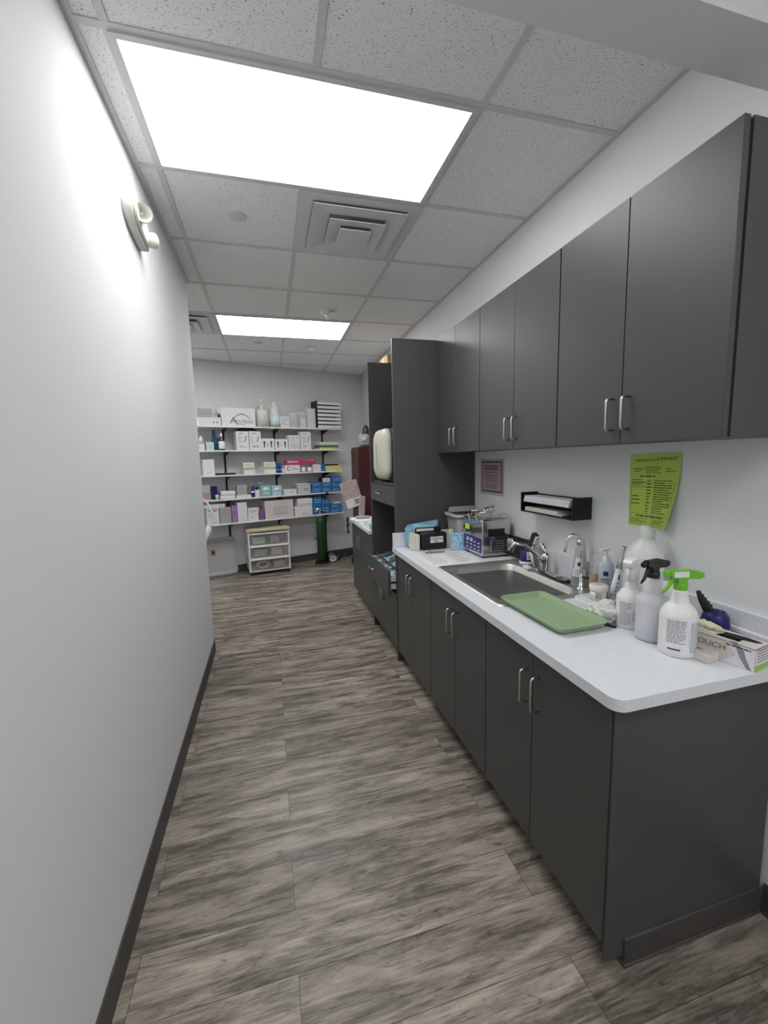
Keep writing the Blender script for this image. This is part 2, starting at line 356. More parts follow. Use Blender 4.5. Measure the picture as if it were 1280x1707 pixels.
p = onz(545, 517, CZ)
t = thing('smoke_alarm', 'round white fire alarm on the ceiling in front of the far panel light', 'smoke alarm', p)
MB().lathe([(.0, -.001), (.062, -.001), (.062, -.018), (.050, -.030), (.028, -.034), (0, -.034)], WHITE, seg=32).build('alarm_body', t)
MB().lathe([(.024, -.034), (.024, -.048), (.016, -.058), (0, -.060)], CLEAR).build('alarm_lens', t)
MB().text('FIRE', .022, INK, Matrix.Translation((.030, -.0560, -.0235)) @ Matrix.Rotation(math.radians(28), 4, 'Z') @ Matrix.Rotation(math.radians(60), 4, 'X')).build('alarm_lettering', t)
p = onz(519, 579, CZ)
t = thing('smoke_detector', 'small white ceiling detector beyond the far panel light', 'detector', p)
MB().lathe([(.0, -.001), (.055, -.001), (.055, -.012), (0, -.012)], WHITE).build('detector_base', t)
MB().lathe([(.040, -.012), (.034, -.042), (0, -.044)], WHITE).build('detector_head', t)
for (a, b, l) in ((396, 360, 'round flush sprinkler cover in the tile left of the near ceiling vent'), (430, 571, 'round flush sprinkler cover in the tile beyond the far panel light')):
    tag(MB().lathe([(.0, 0), (.044, 0), (.044, -.006), (.040, -.008), (0, -.008)], GRID, seg=32).build('sprinkler_cover', loc=onz(a, b, CZ) - Vector((0, 0, .0005))), l, 'sprinkler cover')

# emergency light on the left wall
t = thing('emergency_light', 'ivory two-headed emergency light high on the left wall', 'emergency light', (XL, 2.045, 2.440))
pr = []
for k in range(24):
    a = 2 * PI * k / 24; pr.append((.120 * math.copysign(abs(math.cos(a)) ** .8, math.cos(a)),   .052 * math.copysign(abs(math.sin(a)) ** .75, math.sin(a)) - .03 * math.cos(a)))
b = MB(); b.prism(pr, .0, .035, IVORY, 'x', smooth=True); b.prism([(x * .86, z * .8) for x, z in pr], .034, .048, IVORY, 'x', smooth=True); b.build('lamp_housing', t)
def dish(loc, dirv, r, name):
    q = Vector(dirv).to_track_quat('Z', 'Y').to_matrix().to_4x4(); q.translation = Vector(loc)
    h = MB(); h.lathe([(0, -.045), (r * .45, -.042), (r * .9, -.008), (r, .012), (r * .97, .016), (r * .88, .012), (r * .5, -.012), (0, -.022)], IVORY, M=q, seg=28)
    o = h.build(name, t); hh = MB(); hh.lathe([(0, -.012), (.006, -.008), (.004, .0), (0, .002)], CHROME, M=q, seg=12); hh.build('bulb', o)
dish((.058, -.055, .016), (.42, -.88, -.15), .036, 'lamp_head')
dish((.055, .080, -.022), (.70, .65, .30), .031, 'lamp_head')

# ---------------------------------------------------------------- cabinets
def pull(name, parent, x, y, z0, z1, horiz=False, out=.030, r=.0042):
    """wire pull on a face looking to -y; z0..z1 its ends (x0..x1 when horizontal)"""
    c = .010; L = [(0, 0), (-out + c, 0), (-out + c * .3, c * .3), (-out, c)]
    if horiz: pts = [(z0 + b, y + a, x) for a, b in L] + [(z1 - b, y + a, x) for a, b in reversed(L)]
    else: pts = [(x, y + a, z0 + b) for a, b in L] + [(x, y + a, z1 - b) for a, b in reversed(L)]
    m = MB(); m.tube(pts, r, NICKEL, 10); return m.build(name, parent)
BX = .828; TK = .095; UXF = 1.145; UZ0, UZ1 = 1.495, 2.262
def base_cabinet(yf, ys, yn, label, end=False, hz=(.605, .725)):
    """front at x=BX; local x from far end (0) to near end"""
    wd = yf - yn; sp = yf - ys
    t = thing('base_cabinet', label, 'base cabinet', (BX, yf, 0), FACEX)
    b = MB(); b.box(0, .022, TK, wd, .600, .815, LAM); b.box(0, .075, 0, wd, .600, TK, BASEB if not end else LAM)
    b.build('cabinet_body', t)
    for i, (a, c) in enumerate(((0, sp), (sp, wd))):
        d = MB(); d.box(a + .0015, 0, TK - .005, c - .0015, .019, .812, LAM, .0012, seg=1); o = d.build('door', t)
        pull('handle', o, c - .030 if i == 0 else a + .034, 0, hz[0], hz[1])
    return t
base_cabinet(2.757, 2.437, 2.127, 'charcoal two-door base cabinet beside the tall cabinet')
base_cabinet(2.124, 1.805, 1.500, 'charcoal two-door base cabinet under the sink')
t = base_cabinet(1.497, 1.176, .835, 'charcoal two-door base cabinet at the near end of the counter', True)
t2 = MB(); t2.box(.662, .006, .03, .668, .600, .815, LAM); t2.build('end_panel', t)
m = MB(); m.box(.655, .072, 0, .6745, .602, .088, BASEB, .004).box(.655, .068, 0, .680, .602, .010, BASEB, .003); m.build('toe_base', t)
m = MB()
def upper(yf, ys, yn, label):
    wd = yf - yn; sp = yf - ys
    t = thing('wall_cabinet', label, 'wall cabinet', (UXF, yf, UZ0), FACEX)
    b = MB(); b.box(0, .028, .002, wd, .292, UZ1 - UZ0 - .001, LAM); b.box(.004, .019, .006, wd - .006, .028, UZ1 - UZ0 - .006, DARK); b.build('cabinet_body', t)
    for i, (a, c) in enumerate(((0, sp), (sp, wd))):
        d = MB(); d.box(a + .0015, 0, .0, c - .0015, .020, UZ1 - UZ0, LAM, .0012, seg=1); o = d.build('door', t)
        pull('handle', o, c - .034 if i == 0 else a + .030, 0, .045, .150)
upper(2.774, 2.470, 2.160, 'farthest charcoal wall cabinet, touching the tall cabinet')
upper(2.157, 1.820, 1.503, 'middle charcoal wall cabinet of the row above the counter')
upper(1.500, 1.174, .840, 'nearest charcoal wall cabinet above the spray bottles')

# worktop with sink cut-out
SX0, SX1, SY0, SY1 = .895, 1.335, 1.500, 2.115
m = MB(); zb, zt_ = .815, .848; cx0 = .800; cy0 = .790; cy1 = 2.775; R = .035
arc = [(cx0 + R - R * math.cos(a), cy0 + R - R * math.sin(a)) for a in [k * PI / 16 for k in range(9)]]
m.prism(arc + [(1.44, cy0), (1.44, SY0), (cx0, SY0)], zb, zt_, TOP)
m.box(cx0, SY1, zb, 1.44, cy1, zt_, TOP); m.box(cx0, SY0, zb, SX0, SY1, zt_, TOP); m.box(SX1, SY0, zb, 1.44, SY1, zt_, TOP)
t = thing('countertop', 'white speckled laminate worktop with a sink cut into it', 'worktop')
m.build('worktop', t)
MB().box(1.422, .79, .848, 1.4395, 2.757, .956, TOP, .002).build('backsplash', t)
MB().box(.802, 2.757, .848, 1.4395, 2.775, .948, TOP, .002).build('side_splash', t)

# sink
t = thing('kitchen_sink', 'stainless steel drop-in sink with a wide rim', 'sink', (0, 0, 0))
m = MB(); z = .8495
def loft(m, loops, mt, cap=False):
    rs = [[m.bm.verts.new((x, y, zz)) for x, y in P] for P, zz in loops]; fs = []
    for a, b in zip(rs, rs[1:]):
        for k in range(len(a)): fs.append(m.bm.faces.new([a[k], a[(k + 1) % len(a)], b[(k + 1) % len(a)], b[k]]))
    if cap: fs.append(m.bm.faces.new(rs[-1]))
    m._fin(fs, mt, True)
    if cap: fs[-1].smooth = False
loft(m, [(rrect(.875, 1.472, 1.405, 2.155, .03), .8485), (rrect(.880, 1.477, 1.400, 2.150, .028), .8545), (rrect(.890, 1.487, 1.390, 2.140, .025), .8545), (rrect(.896, 1.493, 1.385, 2.134, .022), .8515),
         (rrect(.912, 1.513, 1.318, 2.100, .075), .8515), (rrect(.918, 1.519, 1.312, 2.094, .072), .846), (rrect(.926, 1.527, 1.304, 2.086, .070), .75), (rrect(.936, 1.537, 1.294, 2.076, .07), .722), (rrect(.955, 1.556, 1.275, 2.057, .06), .706), (rrect(.985, 1.586, 1.245, 2.027, .05), .699), (rrect(1.06, 1.75, 1.16, 1.85, .04), .694)], STEEL, True)
m.build('sink_basin', t)
MB().lathe([(0, .006), (.038, .006), (.042, .002), (.042, -.004)], CHROME, org=(1.11, 1.80, .697)).build('drain', t)
# main faucet
t = thing('kitchen_faucet', 'chrome single-lever faucet with a long spout over the sink', 'faucet', (1.358, 1.835, .8515))
MB().box(-.026, -.10, .0, .026, .10, .014, CHROME, .008).build('deck_plate', t)
b = MB(); b.lathe([(.026, .012), (.025, .03), (.022, .075), (.024, .085), (.020, .105), (0, .112)], CHROME); b.build('faucet_body', t)
fb = Vector((1.358, 1.835, .8515)); e1 = onx(858, 906, 1.16) - fb; e0 = onx(851, 917, 1.155) - fb
MB().tube([(0, 0, .055), tuple(Vector((0, 0, .055)).lerp(e1, .3) + Vector((0, 0, .012))), tuple(Vector((0, 0, .055)).lerp(e1, .7) + Vector((0, 0, .022))), tuple(e1), tuple(e0)], .013, CHROME, 14, rr=[.014, .011, .010, .012, .016]).build('spout', t)
h0 = onx(897, 909, 1.36) - fb
MB().tube([(0, 0, .10), tuple(Vector((0, 0, .118)).lerp(h0, .5) + Vector((0, 0, .02))), tuple(h0), tuple(h0 + Vector((-.01, .035, -.008)))], .008, CHROME, 12, rr=[.016, .009, .007, .005]).build('lever', t)
# filtered water tap
q = onz(968, 984); t = thing('filter_faucet', 'slim chrome gooseneck water tap at the near corner of the sink', 'faucet', (q.x, q.y, .8515))
m = MB(); zt2 = ony(968, 893, q.y).z - .8515
pts = [(0, 0, .0), (0, 0, zt2 - .04)]; rr_ = .034
for k in range(0, 11):
    a = PI * k / 10 * 1.08; pts.append((-rr_ + rr_ * math.cos(a), .02 * k / 10, zt2 - .03 + rr_ * math.sin(a) * 1.05))
pts.append((pts[-1][0] - .007, .022, pts[-1][2] - .035)); m.tube(pts, .0055, CHROME, 12); m.build('gooseneck', t)
MB().lathe([(.020, 0), (.020, .008), (.010, .014), (.009, .07), (.006, .075)], CHROME).build('tap_base', t)
MB().tube([(0, 0, .06), (.0, -.045, .066)], .005, BLACKM).build('tap_lever', t)
pts = [tuple(onz(a, b, .860)) for a, b in ((886, 943), (900, 952), (918, 962), (938, 970), (950, 969))]
tag(MB().tube(pts, .006, BLACKM, 8, rr=[.004, .006, .006, .007, .008]).build('dish_brush'), 'thin black brush handle lying along the back rim of the sink', 'brush')

# ---------------------------------------------------------------- tall cabinet and far base cabinet
TY0, TY1 = 2.776, 3.50; TZ = 2.256
t = thing('tall_cabinet', 'charcoal tall cabinet with open bays, at the far end of the counter', 'tall cabinet', (BX, TY1, 0), FACEX)
wd = TY1 - TY0
MB().box(wd - .02, 0, 0, wd, .608, TZ, LAM, .001, seg=1).build('side_panel', t)
MB().box(0, 0, 0, .02, .608, TZ, LAM, .001, seg=1).build('side_panel', t)
MB().box(.02, .590, .10, wd - .02, .608, TZ - .01, LAM).build('back_panel', t)
MB().box(.02, .02, 1.265, wd - .02, .590, 1.287, LAM).build('shelf', t)
MB().box(.02, .02, .655, wd - .02, .04, .657, LAM).box(.02, .36, .40, wd - .02, .590, .66, DARK).build('shelf', t)
MB().box(.02, .07, 0, wd - .02, .09, TK, BASEB).build('toe_kick', t)
d = MB(); d.box(.021, 0, 1.128, wd - .021, .019, 1.262, LAM, .001, seg=1); o = d.build('drawer', t); pull('handle', o, 1.20, 0, .27, .37, True)
MB().box(.03, .02, 1.132, wd - .03, .55, 1.262, DARK).build('drawer_box', t)
# open drawer
dr = MB(); dr.box(.003, -.062, .498, wd - .004, -.043, .672, LAM, .001, seg=1)
dr.box(.022, -.043, .535, .036, .34, .635, WHITE).box(wd - .040, -.043, .535, wd - .026, .34, .635, WHITE).box(.036, -.043, .54, wd - .04, .34, .552, WHITE).box(.036, .328, .55, wd - .04, .34, .635, WHITE)
dr.box(wd - .026, -.040, .578, wd - .022, .30, .590, BLACKM); o = dr.build('drawer', t); pull('handle', o, .60, -.062, .24, .35, True)
for i, (a, c) in enumerate(((.021, wd / 2), (wd / 2, wd - .021))):
    d = MB(); d.box(a, 0, TK - .005, c - .002, .019, .494, LAM, .001, seg=1); o = d.build('door', t)
    pull('handle', o, c - .03 if i == 0 else a + .03, 0, .36, .46)
# drawer contents
TEALP = mat('petrol_pouch_film', (.07, .17, .20), .25, noise=.3, nscale=50)
for i in range(9):
    y = 2.87 + .066 * i; zz = .612 + .012 * (i % 3)
    q = MB(); q.box(-.085, -.034, 0, .085, .034, .014, (TEALP, SKYC, TEALP)[i % 3], .005); q.box(-.06, -.02, .014, .06, .02, .018, CLEAR)
    q.tube([(-.06, 0, .020), (.06, .004, .022)], .003, CHROME, 8)
    o = q.build('instrument_pouch', loc=(.895 + .01 * (i % 2), y, zz)); o.rotation_euler = (0, math.radians(-8 - 5 * (i % 3)), math.radians(6 * (i % 3) - 4))
    tag(o, 'teal sealed instrument pouch lying in the open drawer', 'pouch', 'instrument pouches in the open drawer')
for k, (yy, xx) in enumerate(((2.89, .82), (3.02, .825))):
    q = MB(); q.box(-.02, -.025, 0, .02, .025, .075, WHITE, .01)
    q.lines(-.012, .012, .03, .06, 2, NAVY, y=-.0256); tag(q.build('tape_roll', loc=(xx, yy, .554)), ('white packet with blue print at the near end of the open drawer', 'white packet in the middle of the open drawer')[k], 'packet')

# autoclave in the bay
AY0, AY1 = 2.86, 3.36
t = thing('autoclave', 'cream-fronted tabletop steriliser in the middle bay of the tall cabinet', 'steriliser', (0, AY0, 1.288))
m = MB(); loops = []
for inset, x in ((0, .872), (.003, .846), (.014, .828), (.045, .812), (.09, .803)):
    loops.append((rrect(.125 + inset, .016 + inset, .485 - inset, .402 - inset, .085 - inset * .6, 8), x))
rs = [[m.bm.verts.new((x, y, z)) for y, z in P] for P, x in loops]; fs = []
for a_, b_ in zip(rs, rs[1:]):
    for k in range(len(a_)): fs.append(m.bm.faces.new([a_[k], a_[(k + 1) % len(a_)], b_[(k + 1) % len(a_)], b_[k]]))
fs.append(m.bm.faces.new(rs[-1])); fs.append(m.bm.faces.new(list(reversed(rs[0])))); m._fin(fs, CREAM, True); o = m.build('front_cover', t)
MB().box(.801, .30, .10, .8045, .305, .30, BIN).build('cover_seam', o)
MB().box(.873, .004, .008, 1.30, .50, .395, BLACKM, .006).build('machine_body', t)
for (x, y) in ((.90, .04), (.90, .44), (1.25, .04), (1.25, .44)): MB().lathe([(0, 0), (.014, 0), (.012, .012), (0, .012)], BLACKM, org=(x, y, 0)).build('rubber_foot', t)
# wall cabinet beyond the tall cabinet, with a carton on top of it
upper(4.30, 3.90, 3.505, 'charcoal wall cabinet hidden beyond the tall cabinet')
m = MB(); m.box(0, 0, 0, .24, .24, .20, KRAFT, .003); m.box(-.001, .10, .0, .0, .14, .20, CREAM)
o = m.build('cardboard_box', loc=(1.155, 4.03, UZ1 + .001), rz=math.radians(2)); tag(o, 'tan cardboard box poking above the tall cabinet', 'box')

# far base cabinet and worktop
FY0, FY1 = 3.504, 4.42
t = thing('base_cabinet', 'charcoal base cabinet beyond the tall cabinet', 'base cabinet', (BX, FY1, 0), FACEX)
wd = FY1 - FY0
MB().box(0, .022, TK, wd, .60, .815, LAM).box(0, .075, 0, wd, .60, TK, BASEB).build('cabinet_body', t)
for i in range(2):
    a, c = wd / 2 * i, wd / 2 * (i + 1)
    d = MB(); d.box(a + .0015, 0, TK - .005, c - .0015, .019, .812, LAM, .001, seg=1); o = d.build('door', t)
    pull('handle', o, c - .05 if i == 0 else a + .05, 0, .60, .72)
tag(MB().box(.80, FY0, .8155, XR, FY1 + .02, .848, TOP, .002).build('worktop'), 'white worktop on the far base cabinet, scattered with papers', 'worktop')

# ---------------------------------------------------------------- things on the far worktop and in the corner
for i in range(4):
    q = MB(); q.box(-.14, -.11, 0, .14, .11, .006 - .001 * i, PAPER, 0)
    tag(q.build('paper_stack', loc=(.93 + .02 * i, 4.25 - .13 * i, .8485 + .0062 * (i % 2)), rz=math.radians(12 * i - 15)), 'loose white sheets on the far worktop', 'papers', 'papers on the far worktop')
q = MB(); q.box(-.05, -.12, 0, .05, .12, .05, MINT, .002); q.box(-.0505, -.1, .01, -.050, .1, .04, PAPER)
tag(q.build('supply_box', loc=(.872, 3.66, .8485)), 'small pale green printed box at the tall cabinet end of the far worktop', 'box')
q = MB(); q.lathe([(0, 0), (.05, .003), (.065, .03), (.05, .05), (0, .055)], DGREEN, sx=1.2); tag(q.build('cloth_pouch', loc=(1.0, 3.9, .8485)), 'dark green lump beside the papers on the far worktop', 'pouch')
q = MB(); q.box(-.095, 0, 0, .095, .03, .265, SPECK, .003); q.box(-.10, -.012, -.015, .10, 0, .075, CARDW, .002); q.lines(.0, .085, .01, .065, 3, INK, y=-.0126, th=.6)
o = q.build('speckled_box', loc=tuple(ony(593, 842, 4.36))); o.rotation_euler = (math.radians(-10), math.radians(-13), math.radians(14)); tag(o, 'tilted speckled box with a grey printed base, left end of the far worktop', 'box')
q = MB(); q.box(-.03, 0, 0, .03, .02, .21, SPECK, .002); o = q.build('speckled_card', loc=(.915, 4.30, .870)); o.rotation_euler = (0, math.radians(4), math.radians(10)); tag(o, 'narrow speckled card standing behind the tilted speckled box', 'card')
q = MB(); q.box(-.07, -.03, 0, .07, .03, .022, CARDG, .003); o = q.build('flat_case', loc=(.90, 4.20, .8625)); tag(o, 'grey flat case lying under the tilted speckled box', 'case')
for k in range(3):
    P0 = onx(583, 862, .80); pts = []
    for i in range(9): pts.append((.790 - .006 * k + .006 * math.sin(i * 1.9 + k), 4.43 + .014 * math.sin(i * 1.3 + 2 * k), .855 - .022 * i))
    m = MB(); m.tube(pts, .005, BLACKM, 8); o = m.build('power_cable'); tag(o, 'black cable hanging off the far end of the worktop', 'cable', 'cables hanging off the far worktop')
# mahogany cabinet in the corner
a = ony(597, 745, 4.9)
t = thing('mahogany_cabinet', 'dark red wooden tall cabinet in the far right corner', 'cabinet', (a.x, 4.9, 0))
MB().box(0, 0, .05, .36, .42, a.z, MAHOG, .003).build('cabinet_body', t)
MB().box(-.008, .004, .06, 0, .416, a.z - .02, MAHOG, .003).build('door', t)
MB().box(.01, .01, 0, .35, .41, .05, BLACKM).build('plinth', t)
t = thing('desk_speaker', 'grey rounded speaker on top of the dark red cabinet', 'speaker', (a.x + .085, 5.0, a.z + .001))
MB().box(-.05, -.05, 0, .07, .05, .155, BIN, .03).build('speaker_body', t); MB().lathe([(0, 0), (.032, 0), (.032, .004), (0, .004)], BINL, org=(.01, -.0505, .09), M=Matrix.Rotation(PI / 2, 4, 'X')).build('speaker_cone', t)
m = MB(); m.lathe([(0, 0), (.05, 0), (.055, .04), (.045, .11), (.02, .14), (0, .145)], BLACKM); tag(m.build('black_helmet', loc=(a.x + .16, 5.16, a.z + .001)), 'black rounded item behind the grey speaker on the dark red cabinet', 'ornament')
o = bpy.data.objects['black_helmet']; o.name = 'black_dome'; o.scale = (1, 1, 1.9)

# ---------------------------------------------------------------- far shelves
SZ = [1.915, 1.620, 1.315, 1.015, .710]; SD = .27; ST = .018; SU0, SU1 = -1.35, 1.02 / math.cos(TH) + .09
def onshelf(px, py, d):
    """point (u, z) where a sight line meets the plane at distance d in front of the far wall"""
    r = ray(px, py); k = (NX.dot(Vector((0, Y0, 0)) - CAM) + d) / NX.dot(r); P = CAM + r * k
    return UX.dot(P - Vector((0, Y0, 0))), P.z
SU1 = onshelf(570, 750, SD)[0]
ROW = ('top', 'second', 'third', 'fourth', 'lowest')
for k, z in enumerate(SZ):
    t = thing('wall_shelf', '%s of the five long white shelves on the far wall' % ROW[k], 'shelf', W(0, 0, z), TH)
    MB().box(SU0, -SD, -ST, SU1, -.006, 0, WHITE, .001, seg=1).build('shelf_board', t)
    for px in (372, 457, 537):
        u = onshelf(px, 720, .02)[0]
        m = MB(); m.prism([(-.012, -ST - .001), (-.21, -ST - .001), (-.21, -ST - .010), (-.03, -ST - .062), (-.012, -ST - .062)], u - .005, u + .005, BLACKM, 'x'); m.build('shelf_bracket', t)
for i, px in enumerate((372, 457, 537)):
    u = onshelf(px, 720, .02)[0]
    m = MB(); m.box(u - .012, -.011, .50, u + .012, 0, 1.95, BLACKM)
    o = m.build('shelf_standard', loc=(0, Y0, 0), rz=TH); tag(o, ('left', 'middle', 'right')[i] + ' black slotted wall rail holding up the long white shelves', 'rail', 'wall rails')

def sb(k, x0, x1, yt, label, m=CARDW, depth=.14, inset=.015, name='supply_box', base=0.0, cat='box', deco=None, group=None, yb=None, rnd=.0015):
    """box standing on shelf k (0 top); x0..x1, yt measured on its front face"""
    d = SD - inset; ym = yb if yb else yt
    u0 = onshelf(x0, (yt + ym) / 2, d)[0]; u1 = onshelf(x1, (yt + ym) / 2, d)[0]
    zt = onshelf((x0 + x1) / 2, yt, d)[1]; z0 = SZ[k] + .0006 + base
    if yb and base == 0: pass
    h = max(zt - z0, .012); wd = u1 - u0
    q = MB(); q.box(-wd / 2, 0, 0, wd / 2, depth, h, m, rnd, seg=1)
    if deco: deco(q, wd, h)
    o = q.build(name, loc=W((u0 + u1) / 2, d, z0), rz=TH); tag(o, label, cat, group)
    return z0 + h - SZ[k], o, (u0, u1, d)
def band(m, a, b):
    return lambda q, w_, h: q.quad([(-w_ / 2, -.0006, h * a), (w_ / 2, -.0006, h * a), (w_ / 2, -.0006, h * b), (-w_ / 2, -.0006, h * b)], m)
def prn(n=4, m=INKG, a=.15, b=.85, l=.12, r=.88, th=.35):
    return lambda q, w_, h: q.lines(-w_ / 2 + w_ * l, -w_ / 2 + w_ * r, h * a, h * b, n, m, th=th)
def multi(*fs):
    def f(q, w_, h):
        for g_ in fs: g_(q, w_, h)
    return f
def slash(q, w_, h):
    q.lines(-w_ * .38, -w_ * .0, h * .35, h * .75, 4, INKG, th=.3); q.lines(-w_ * .3, w_ * .3, h * .84, h * .93, 1, INKG, th=.6)
    q.quad([(w_ * .10, -.0007, h * .42), (w_ * .18, -.0007, h * .40), (w_ * .36, -.0007, h * .76), (w_ * .28, -.0007, h * .78)], INKG); q.lines(-w_ * .3, w_ * .3, h * .12, h * .26, 2, INKG, th=.5)
def arrows(q, w_, h):
    for s in (-1, 1):
        x = s * w_ * .27; q.quad([(x - w_ * .045, -.0007, h * .2), (x + w_ * .045, -.0007, h * .2), (x + w_ * .045, -.0007, h * .75), (x - w_ * .045, -.0007, h * .75)], INK)
        q.quad([(x - w_ * .09, -.0008, h * .55), (x + w_ * .09, -.0008, h * .55), (x + w_ * .04, -.0008, h * .8), (x - w_ * .04, -.0008, h * .8)], INK)
    q.lines(-w_ * .12, w_ * .12, h * .3, h * .7, 4, INKG, th=.3)
# top shelf
h, o, _ = sb(0, 329.6, 367.7, 695.5, 'white flat box with two dark dots at the left end of the top shelf', depth=.20, deco=lambda q, w_, h: [q.lathe([(0, 0), (.010, 0), (.010, .001), (0, .001)], INKG, org=(x, -.0008, h * .4), M=Matrix.Rotation(PI / 2, 4, 'X'), seg=12) for x in (w_ * .17, w_ * .32)])
h2, o, _ = sb(0, 328.5, 353, 689.5, 'lower grey flat carton on the white box with two dots', m=CARDG, base=h + .0005, depth=.18, group=None)
sb(0, 328.5, 353, 681, 'upper grey flat carton at the top left of the top shelf', m=CARDG, base=h2 + .0005, depth=.18)
q = MB(); q.lathe([(0, 0), (.010, .002), (.014, .03), (.010, .05), (0, .055)], BLACKM, sx=.8); u = onshelf(364.5, 690, SD - .05)[0]
tag(q.build('marker_pen', loc=W(u, SD - .05, SZ[0] + h + .001)), 'small black upright item on the white box with two dots', 'pen')
def accutron(q, w_, h):
    q.text('A', h * .46, DGREEN, txt(-w_ * .16, -.0008, h * .30), sx=1.35); q.text('CCUTRON', h * .26, TEALD, txt(w_ * .13, -.0008, h * .24), ext=.0006, sx=.82)
    pts = [(-w_ * .16 + w_ * .5 * i / 12, h * (.40 + .24 * math.sin(PI * i / 12))) for i in range(13)]
    for a, b in zip(pts, pts[1:]): q.quad([(a[0], -.0008, a[1]), (b[0], -.0008, b[1]), (b[0], -.0008, b[1] + h * .06), (a[0], -.0008, a[1] + h * .06)], INKG)
    q.lines(-w_ * .10, w_ * .22, h * .08, h * .13, 1, DGREEN, th=.6)
TEALD = mat('logo_teal', (0.02, 0.20, 0.16), 0.6)
sb(0, 367.9, 424.6, 680, 'wide white carton with a green lettered logo on the top shelf', m=PAPER, depth=.2, deco=accutron)
def bottle(k, px, w_px, yt, label, prof, m, name='bottle', inset=.05, cap=None, cat='bottle', lab=None, labm=PAPER, base=0.0, sq=1.0):
    """lathe bottle on shelf; prof in (radius fraction, height fraction)"""
    d = SD - inset; u = onshelf(px, yt + 10, d)[0]; r = abs(onshelf(px + w_px / 2, yt + 10, d)[0] - u); H = onshelf(px, yt, d)[1] - SZ[k] - base
    t = thing(name, label, cat, W(u, d, SZ[k] + .0006 + base), TH)
    q = MB(); q.lathe([(a * r, b * H) for a, b in prof], m, seg=20, sy=sq); q.build('bottle_body', t)
    if cap:
        cm, cp = cap; c = MB(); c.lathe([(a * r, b * H) for a, b in cp], cm, seg=16); c.build('cap', t)
    if lab:
        a, b, c = lab; q = MB(); q.lathe([(r * c, a * H), (r * c * 1.01, a * H + .0005), (r * c * 1.01, b * H), (r * c, b * H)], labm, seg=20, sy=sq); q.build('bottle_label', t)
    return t, r, H
t, r, H = bottle(0, 437, 21, 682, 'cream pump jug on the top shelf beside the logo carton', [(0, 0), (1, 0), (1, .82), (.9, .93), (.35, 1), (.3, 1.06), (0, 1.06)], IVORY, inset=.06, sq=.8)
q = MB(); q.lathe([(.02, H * 1.05), (.02, H * 1.2), (.006, H * 1.22), (.006, H * 1.42), (.022, H * 1.43), (.020, H * 1.52), (0, H * 1.54)], WHITE, seg=16); q.tube([(0, 0, H * 1.46), (.045, -.02, H * 1.43)], .005, WHITE); q.build('pump_head', t)
t, r, H = bottle(0, 457, 18, 672, 'pale blue gallon jug with a printed label on the top shelf', [(0, 0), (1, .0), (1, .52), (.92, .66), (.62, .86), (.34, .95), (.34, 1), (0, 1)], MILK, inset=.06, cap=(WHITE, [(.38, .94), (.38, 1.01), (0, 1.01)]), lab=(.1, .5, 1.01), labm=mat('ice_blue_label', (.58, .70, .74), .5))
q = MB(); q.tube([(-r * .8, -.01, H * .6), (-r * .75, -.03, H * .8), (-r * .3, -.01, H * .93)], .008, MILK, 8); q.build('jug_handle', t)
sb(0, 467, 482, 694, 'small white printed box on the top shelf right of the gallon jug', deco=prn(4, th=.3))
def holder(k, x0, x1, yt, label, m=CLEAR, inset=.04, depth=.09):
    d = SD - inset; u0 = onshelf(x0, yt + 10, d)[0]; u1 = onshelf(x1, yt + 10, d)[0]; H = onshelf((x0 + x1) / 2, yt, d)[1] - SZ[k]; wd = u1 - u0; e = .003
    q = MB(); q.box(-wd / 2, 0, 0, wd / 2, depth, e, m).box(-wd / 2, 0, e, wd / 2, e, H, m).box(-wd / 2, depth - e, e, wd / 2, depth, H, m).box(-wd / 2, e, e, -wd / 2 + e, depth - e, H, m).box(wd / 2 - e, e, e, wd / 2, depth - e, H, m)
    o = q.build('acrylic_holder', loc=W((u0 + u1) / 2, d, SZ[k] + .0006), rz=TH); tag(o, label, 'holder'); return o
holder(0, 483, 497, 688, 'left clear acrylic holder on the top shelf beside the small printed box')
holder(0, 498.5, 511, 687, 'middle clear acrylic holder with a leaflet inside on the top shelf')
u = onshelf(505, 700, SD - .07)[0]; q = MB(); q.box(-.035, 0, 0, .035, .002, .13, PAPER); q.lines(-.025, .025, .03, .05, 2, NAVY)
tag(q.build('leaflet', loc=W(u, SD - .07, SZ[0] + .005), rz=TH), 'white leaflet standing in the middle acrylic holder', 'leaflet')
holder(0, 512, 525.5, 681, 'tall cloudy acrylic holder on the top shelf beside the tray tower', MILK)
# tray tower
d = SD - .005; u0 = onshelf(529, 700, d)[0]; u1 = onshelf(568.5, 700, d)[0]; H = onshelf(550, 669, d)[1] - SZ[0]; wd = u1 - u0
t = thing('tray_organiser', 'tall organiser of stacked white trays at the right end of the top shelf', 'organiser', W(u0, d, SZ[0] + .0006), TH)
MB().box(-.001, 0, 0, .006, .20, H, MOTTLE).build('side_panel', t); MB().box(.006, .19, 0, wd, .2, H - .02, BLACKM).build('back_panel', t)
for i in range(7):
    z = H * i / 7
    m = MB(); m.box(.008, 0, z + .002, wd, .188, z + .007, BINL).box(.008, -.003, z + .002, wd, .002, z + H / 7 * .70, WHITE, .002)
    m.box(.02, .01, z + .008, wd - .01, .17, z + H / 7 * .45, PAPER); m.build('tray', t)
